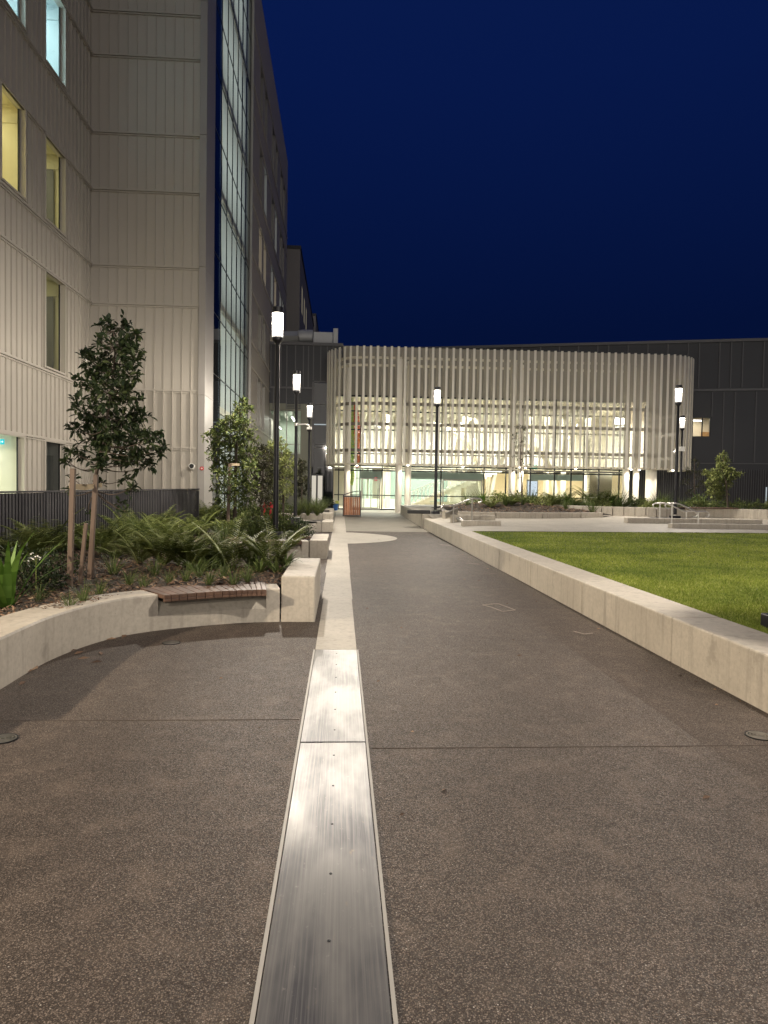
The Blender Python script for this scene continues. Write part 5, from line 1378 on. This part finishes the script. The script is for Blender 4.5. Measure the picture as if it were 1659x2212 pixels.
# ------------------------------------------------------------------ right side: mound, rails, planters
def kerb_poly(pts, h, wd, z0, name, label, cat='kerb', mat='concrete'):
    mb = MB()
    for p, q in zip(pts, pts[1:]):
        p, q = Vector(p), Vector(q); d = (q-p).normalized()*.006
        mb.bar((p.x+d.x, p.y+d.y, z0+h/2-.05), (q.x-d.x, q.y-d.y, z0+h/2-.05), wd, h+.1)
    return tag(mb.build(name, mat, bevel=.012), label, cat)
kerb_poly([(3.95, 26.2), (4.25, 25.1), (5.6, 25.0), (7.4, 25.3), (9.0, 25.8), (10.1, 26.5)], .2, .25, .54, 'planter_kerb', 'low concrete kerb round the planted mound in front of the screen')
mb = MB(); gxs = np.linspace(4.2, 10.6, 20); gys = np.linspace(25.3, 33, 20)
mz = lambda x, y: .62+.42*math.exp(-((x-7)/3.2)**2-((y-29.5)/2.6)**2)
vs = [(x, max(y, 25.15 if x < 6 else 25.15+(x-6)*.32), mz(x, y)) for y in gys for x in gxs]
fs_ = [(j*20+i, j*20+i+1, (j+1)*20+i+1, (j+1)*20+i) for j in range(19) for i in range(19)]
struct(mb.add(vs, fs_).build('mound', 'soil', smooth=True, angle=80))
def samp3(): 
    x = random.uniform(4.3, 10.5); y = random.uniform(25.4+max(0, x-6)*.32, 30.5); return x, y
tag(tri_mesh('bark_mulch', *chips(3500, samp3, mz, .09), 4, 'mulch'), 'bark mulch on the mound in front of the screen', 'mulch', None, 'stuff')
ML = 'lamp-lit leafy plant on the mound in front of the fin screen'
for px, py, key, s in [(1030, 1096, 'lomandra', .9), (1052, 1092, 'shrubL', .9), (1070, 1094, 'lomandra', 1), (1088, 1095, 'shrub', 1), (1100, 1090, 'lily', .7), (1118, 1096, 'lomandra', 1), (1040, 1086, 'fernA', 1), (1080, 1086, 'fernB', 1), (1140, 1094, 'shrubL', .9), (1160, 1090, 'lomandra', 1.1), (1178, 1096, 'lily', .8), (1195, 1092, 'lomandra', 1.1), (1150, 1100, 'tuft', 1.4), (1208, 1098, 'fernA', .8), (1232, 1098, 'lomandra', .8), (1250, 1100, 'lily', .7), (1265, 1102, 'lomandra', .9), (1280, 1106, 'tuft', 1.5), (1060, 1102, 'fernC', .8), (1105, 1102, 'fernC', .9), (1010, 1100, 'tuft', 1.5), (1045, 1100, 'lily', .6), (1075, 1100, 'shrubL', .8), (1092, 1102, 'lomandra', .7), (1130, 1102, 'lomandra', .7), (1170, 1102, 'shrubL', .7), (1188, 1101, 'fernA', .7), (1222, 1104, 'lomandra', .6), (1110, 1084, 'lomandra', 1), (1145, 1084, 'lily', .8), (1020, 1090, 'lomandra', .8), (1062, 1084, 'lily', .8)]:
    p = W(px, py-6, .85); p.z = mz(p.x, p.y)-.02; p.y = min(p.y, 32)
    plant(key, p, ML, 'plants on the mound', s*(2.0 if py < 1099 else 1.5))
# kerb walls and handrails, left set
def lowwall(x0, x1, y0, y1, z0, z1, label):
    return tag(MB().box(x0, x1, y0, y1, z0, z1).build('low_wall', 'concrete', bevel=.012), label, 'low wall', 'low walls beside the steps')
lowwall(3.75, 4.95, 21.2, 21.5, .35, .58, 'low concrete kerb wall under the left handrails, nearer one')
lowwall(3.75, 5.25, 23.3, 23.6, .4, .68, 'low concrete kerb wall under the left handrails, rear one')
def handrail(p, label, posts, grp):
    pts = [Vector(q) for q in p]
    t = thing('handrail', label, 'handrail', (pts[0].x, pts[0].y, plaza_z(pts[0].y)), grp)
    MB().tube(catmull(pts, 5), .024, 8).build('rail', 'steel', t, smooth=True)
    for q in posts:
        q = Vector(q); MB().tube([(q.x, q.y, plaza_z(q.y)), q], .022, 8).build('post', 'steel', t, smooth=True)
def lrail(y, dx, lab):
    P = lambda px, py: D(px, py, y)+Vector((dx, 0, 0))
    handrail([P(962, 1101), P(955, 1103), P(953, 1097), P(957, 1092.5), P(964, 1092), P(978, 1092.5), P(998, 1085), P(1018, 1077.5), P(1030, 1077), P(1038, 1078), P(1040, 1083), P(1034, 1086)], lab, [P(980, 1092), P(1020, 1077.5)], 'left pair of stainless handrails')
lrail(22.4, 0, 'front stainless handrail beside the left low walls'); lrail(23.9, .0, 'rear stainless handrail beside the left low walls')
def rrail(y, dx, lab):
    P = lambda px, py: D(px, py, y)+Vector((dx, 0, 0))
    handrail([P(1446, 1099), P(1439, 1097), P(1437, 1091), P(1441, 1088), P(1452, 1087.5), P(1465, 1088), P(1484, 1096), P(1503, 1105), P(1515, 1105), P(1526, 1105.5), P(1532, 1111), P(1529, 1117), P(1523, 1117)], lab, [P(1452, 1088), P(1509, 1105)], 'right pair of stainless handrails')
rrail(22.0, 0, 'front stainless handrail with curled ends, right of the lawn'); rrail(24.4, -.45, 'rear stainless handrail with curled ends, right of the lawn')
lowwall(10.35, 14.2, 21.1, 21.4, .3, .58, 'long low concrete wall under the right handrails, nearest the lawn')
lowwall(9.8, 14.6, 23.2, 23.5, .3, .66, 'low concrete wall behind the right handrails')
kerb_poly([(14.2, 21.3), (16, 20.9), (20, 20.3), (28, 20.0)], .3, .3, .3, 'planter_kerb', 'curved low kerb running out of the right edge behind the lawn')
# right planter
pw = [(9.6, 30.5), (10.6, 28.6), (12.4, 27.6), (14.3, 27.3), (16, 27.0), (17.6, 26.2), (20, 24.9), (24, 24.0)]
pw = [tuple(q[:2]) for q in catmull([(*q, 0) for q in pw], 5)]
kerb_poly(pw, .42, .35, .52, 'planter_wall', 'curved concrete planter wall at the right, below the shrubs', 'planter wall')
mb = MB(); back = [(q[0]+.2, q[1]+.35) for q in pw]; poly = back+[(30, 30), (30, 42), (12, 43), (9.7, 38)]
struct(mb.prism(poly, .4, .86).build('planter_soil', 'soil'))
RG = 'plants in the right planter'
for k in range(46):
    f_ = random.random(); i = int(f_*(len(back)-1)); x, y = back[i]; dy = .4+random.random()**1.3*6
    key = random.choice(['shrubL', 'shrub', 'lomandra', 'fernA', 'shrub', 'tuft'])
    plant(key, (x+random.uniform(-.4, .4), y+dy, .85), 'lamp-lit shrubbery plant in the right planter below the dark wall', RG, random.uniform(.85, 1.3))
for px in (1400, 1412, 1420, 1432):
    p = D(px, 1100, 29.5); p.z = .8
    plant('shrubL', p, 'bright lime shrub at the foot of the thick white column', 'lime shrubs at the column', 1.0)
t = thing('timber_bench', 'dark flat timber bench top on the right planter wall', 'bench', (14.6, 26.9, .95), 'timber bench tops set on the planter walls')
MB().box(13.5, 15.9, 26.85, 27.3, .945, .99).build('slatted_seat', 'bench', t, bevel=.005)
MB().box(13.6, 13.7, 26.9, 27.2, .90, .944).box(15.7, 15.8, 26.9, 27.2, .90, .944).build('steel_bracket', 'frame_dark', t)
# entrance plinth at right of the drum
tag(MB().box(12.4, 26, 40.0, 40.4, .5, .8).box(9.0, 12.4, 41.0, 41.4, .5, .76).build('entrance_plinth', 'concrete', bevel=.012), 'pale concrete plinth edge below the right columns', 'plinth')
# slab and fallen stand on the far wall
c = D(907, 1104, 27.3); tag(MB().box(c.x-.45, c.x+.45, 27.5, 27.9, .56, .70).build('black_slab', 'blackplastic', bevel=.02), 'flat black slab behind the wall beside the lamp base', 'slab')
c = W(985, 1128, .42)
t = thing('tilted_stand', 'grey stand with a tilted flat plate leaning over the path wall', 'stand', c)
pa, pb = D(962, 1114, c.y), D(989, 1102, c.y)
MB().bar(pa, pb, .5, .04, (0, .4, 1)).build('flat_plate', 'frame_grey', t, bevel=.006)
foot = D(1010, 1133, c.y-1.0)
MB().tube([D(976, 1113, c.y), foot], .03, 8).tube([D(984, 1110, c.y), foot+Vector((0, .05, 0))], .03, 8).build('strut', 'frame_grey', t, smooth=True)
MB().tube([D(990, 1123, c.y-.4), foot], .045, 8).tube([foot, D(1026, 1141, c.y-1.6)], [.02, .006], 6).build('ground_spike', 'frame_grey', t, smooth=True)
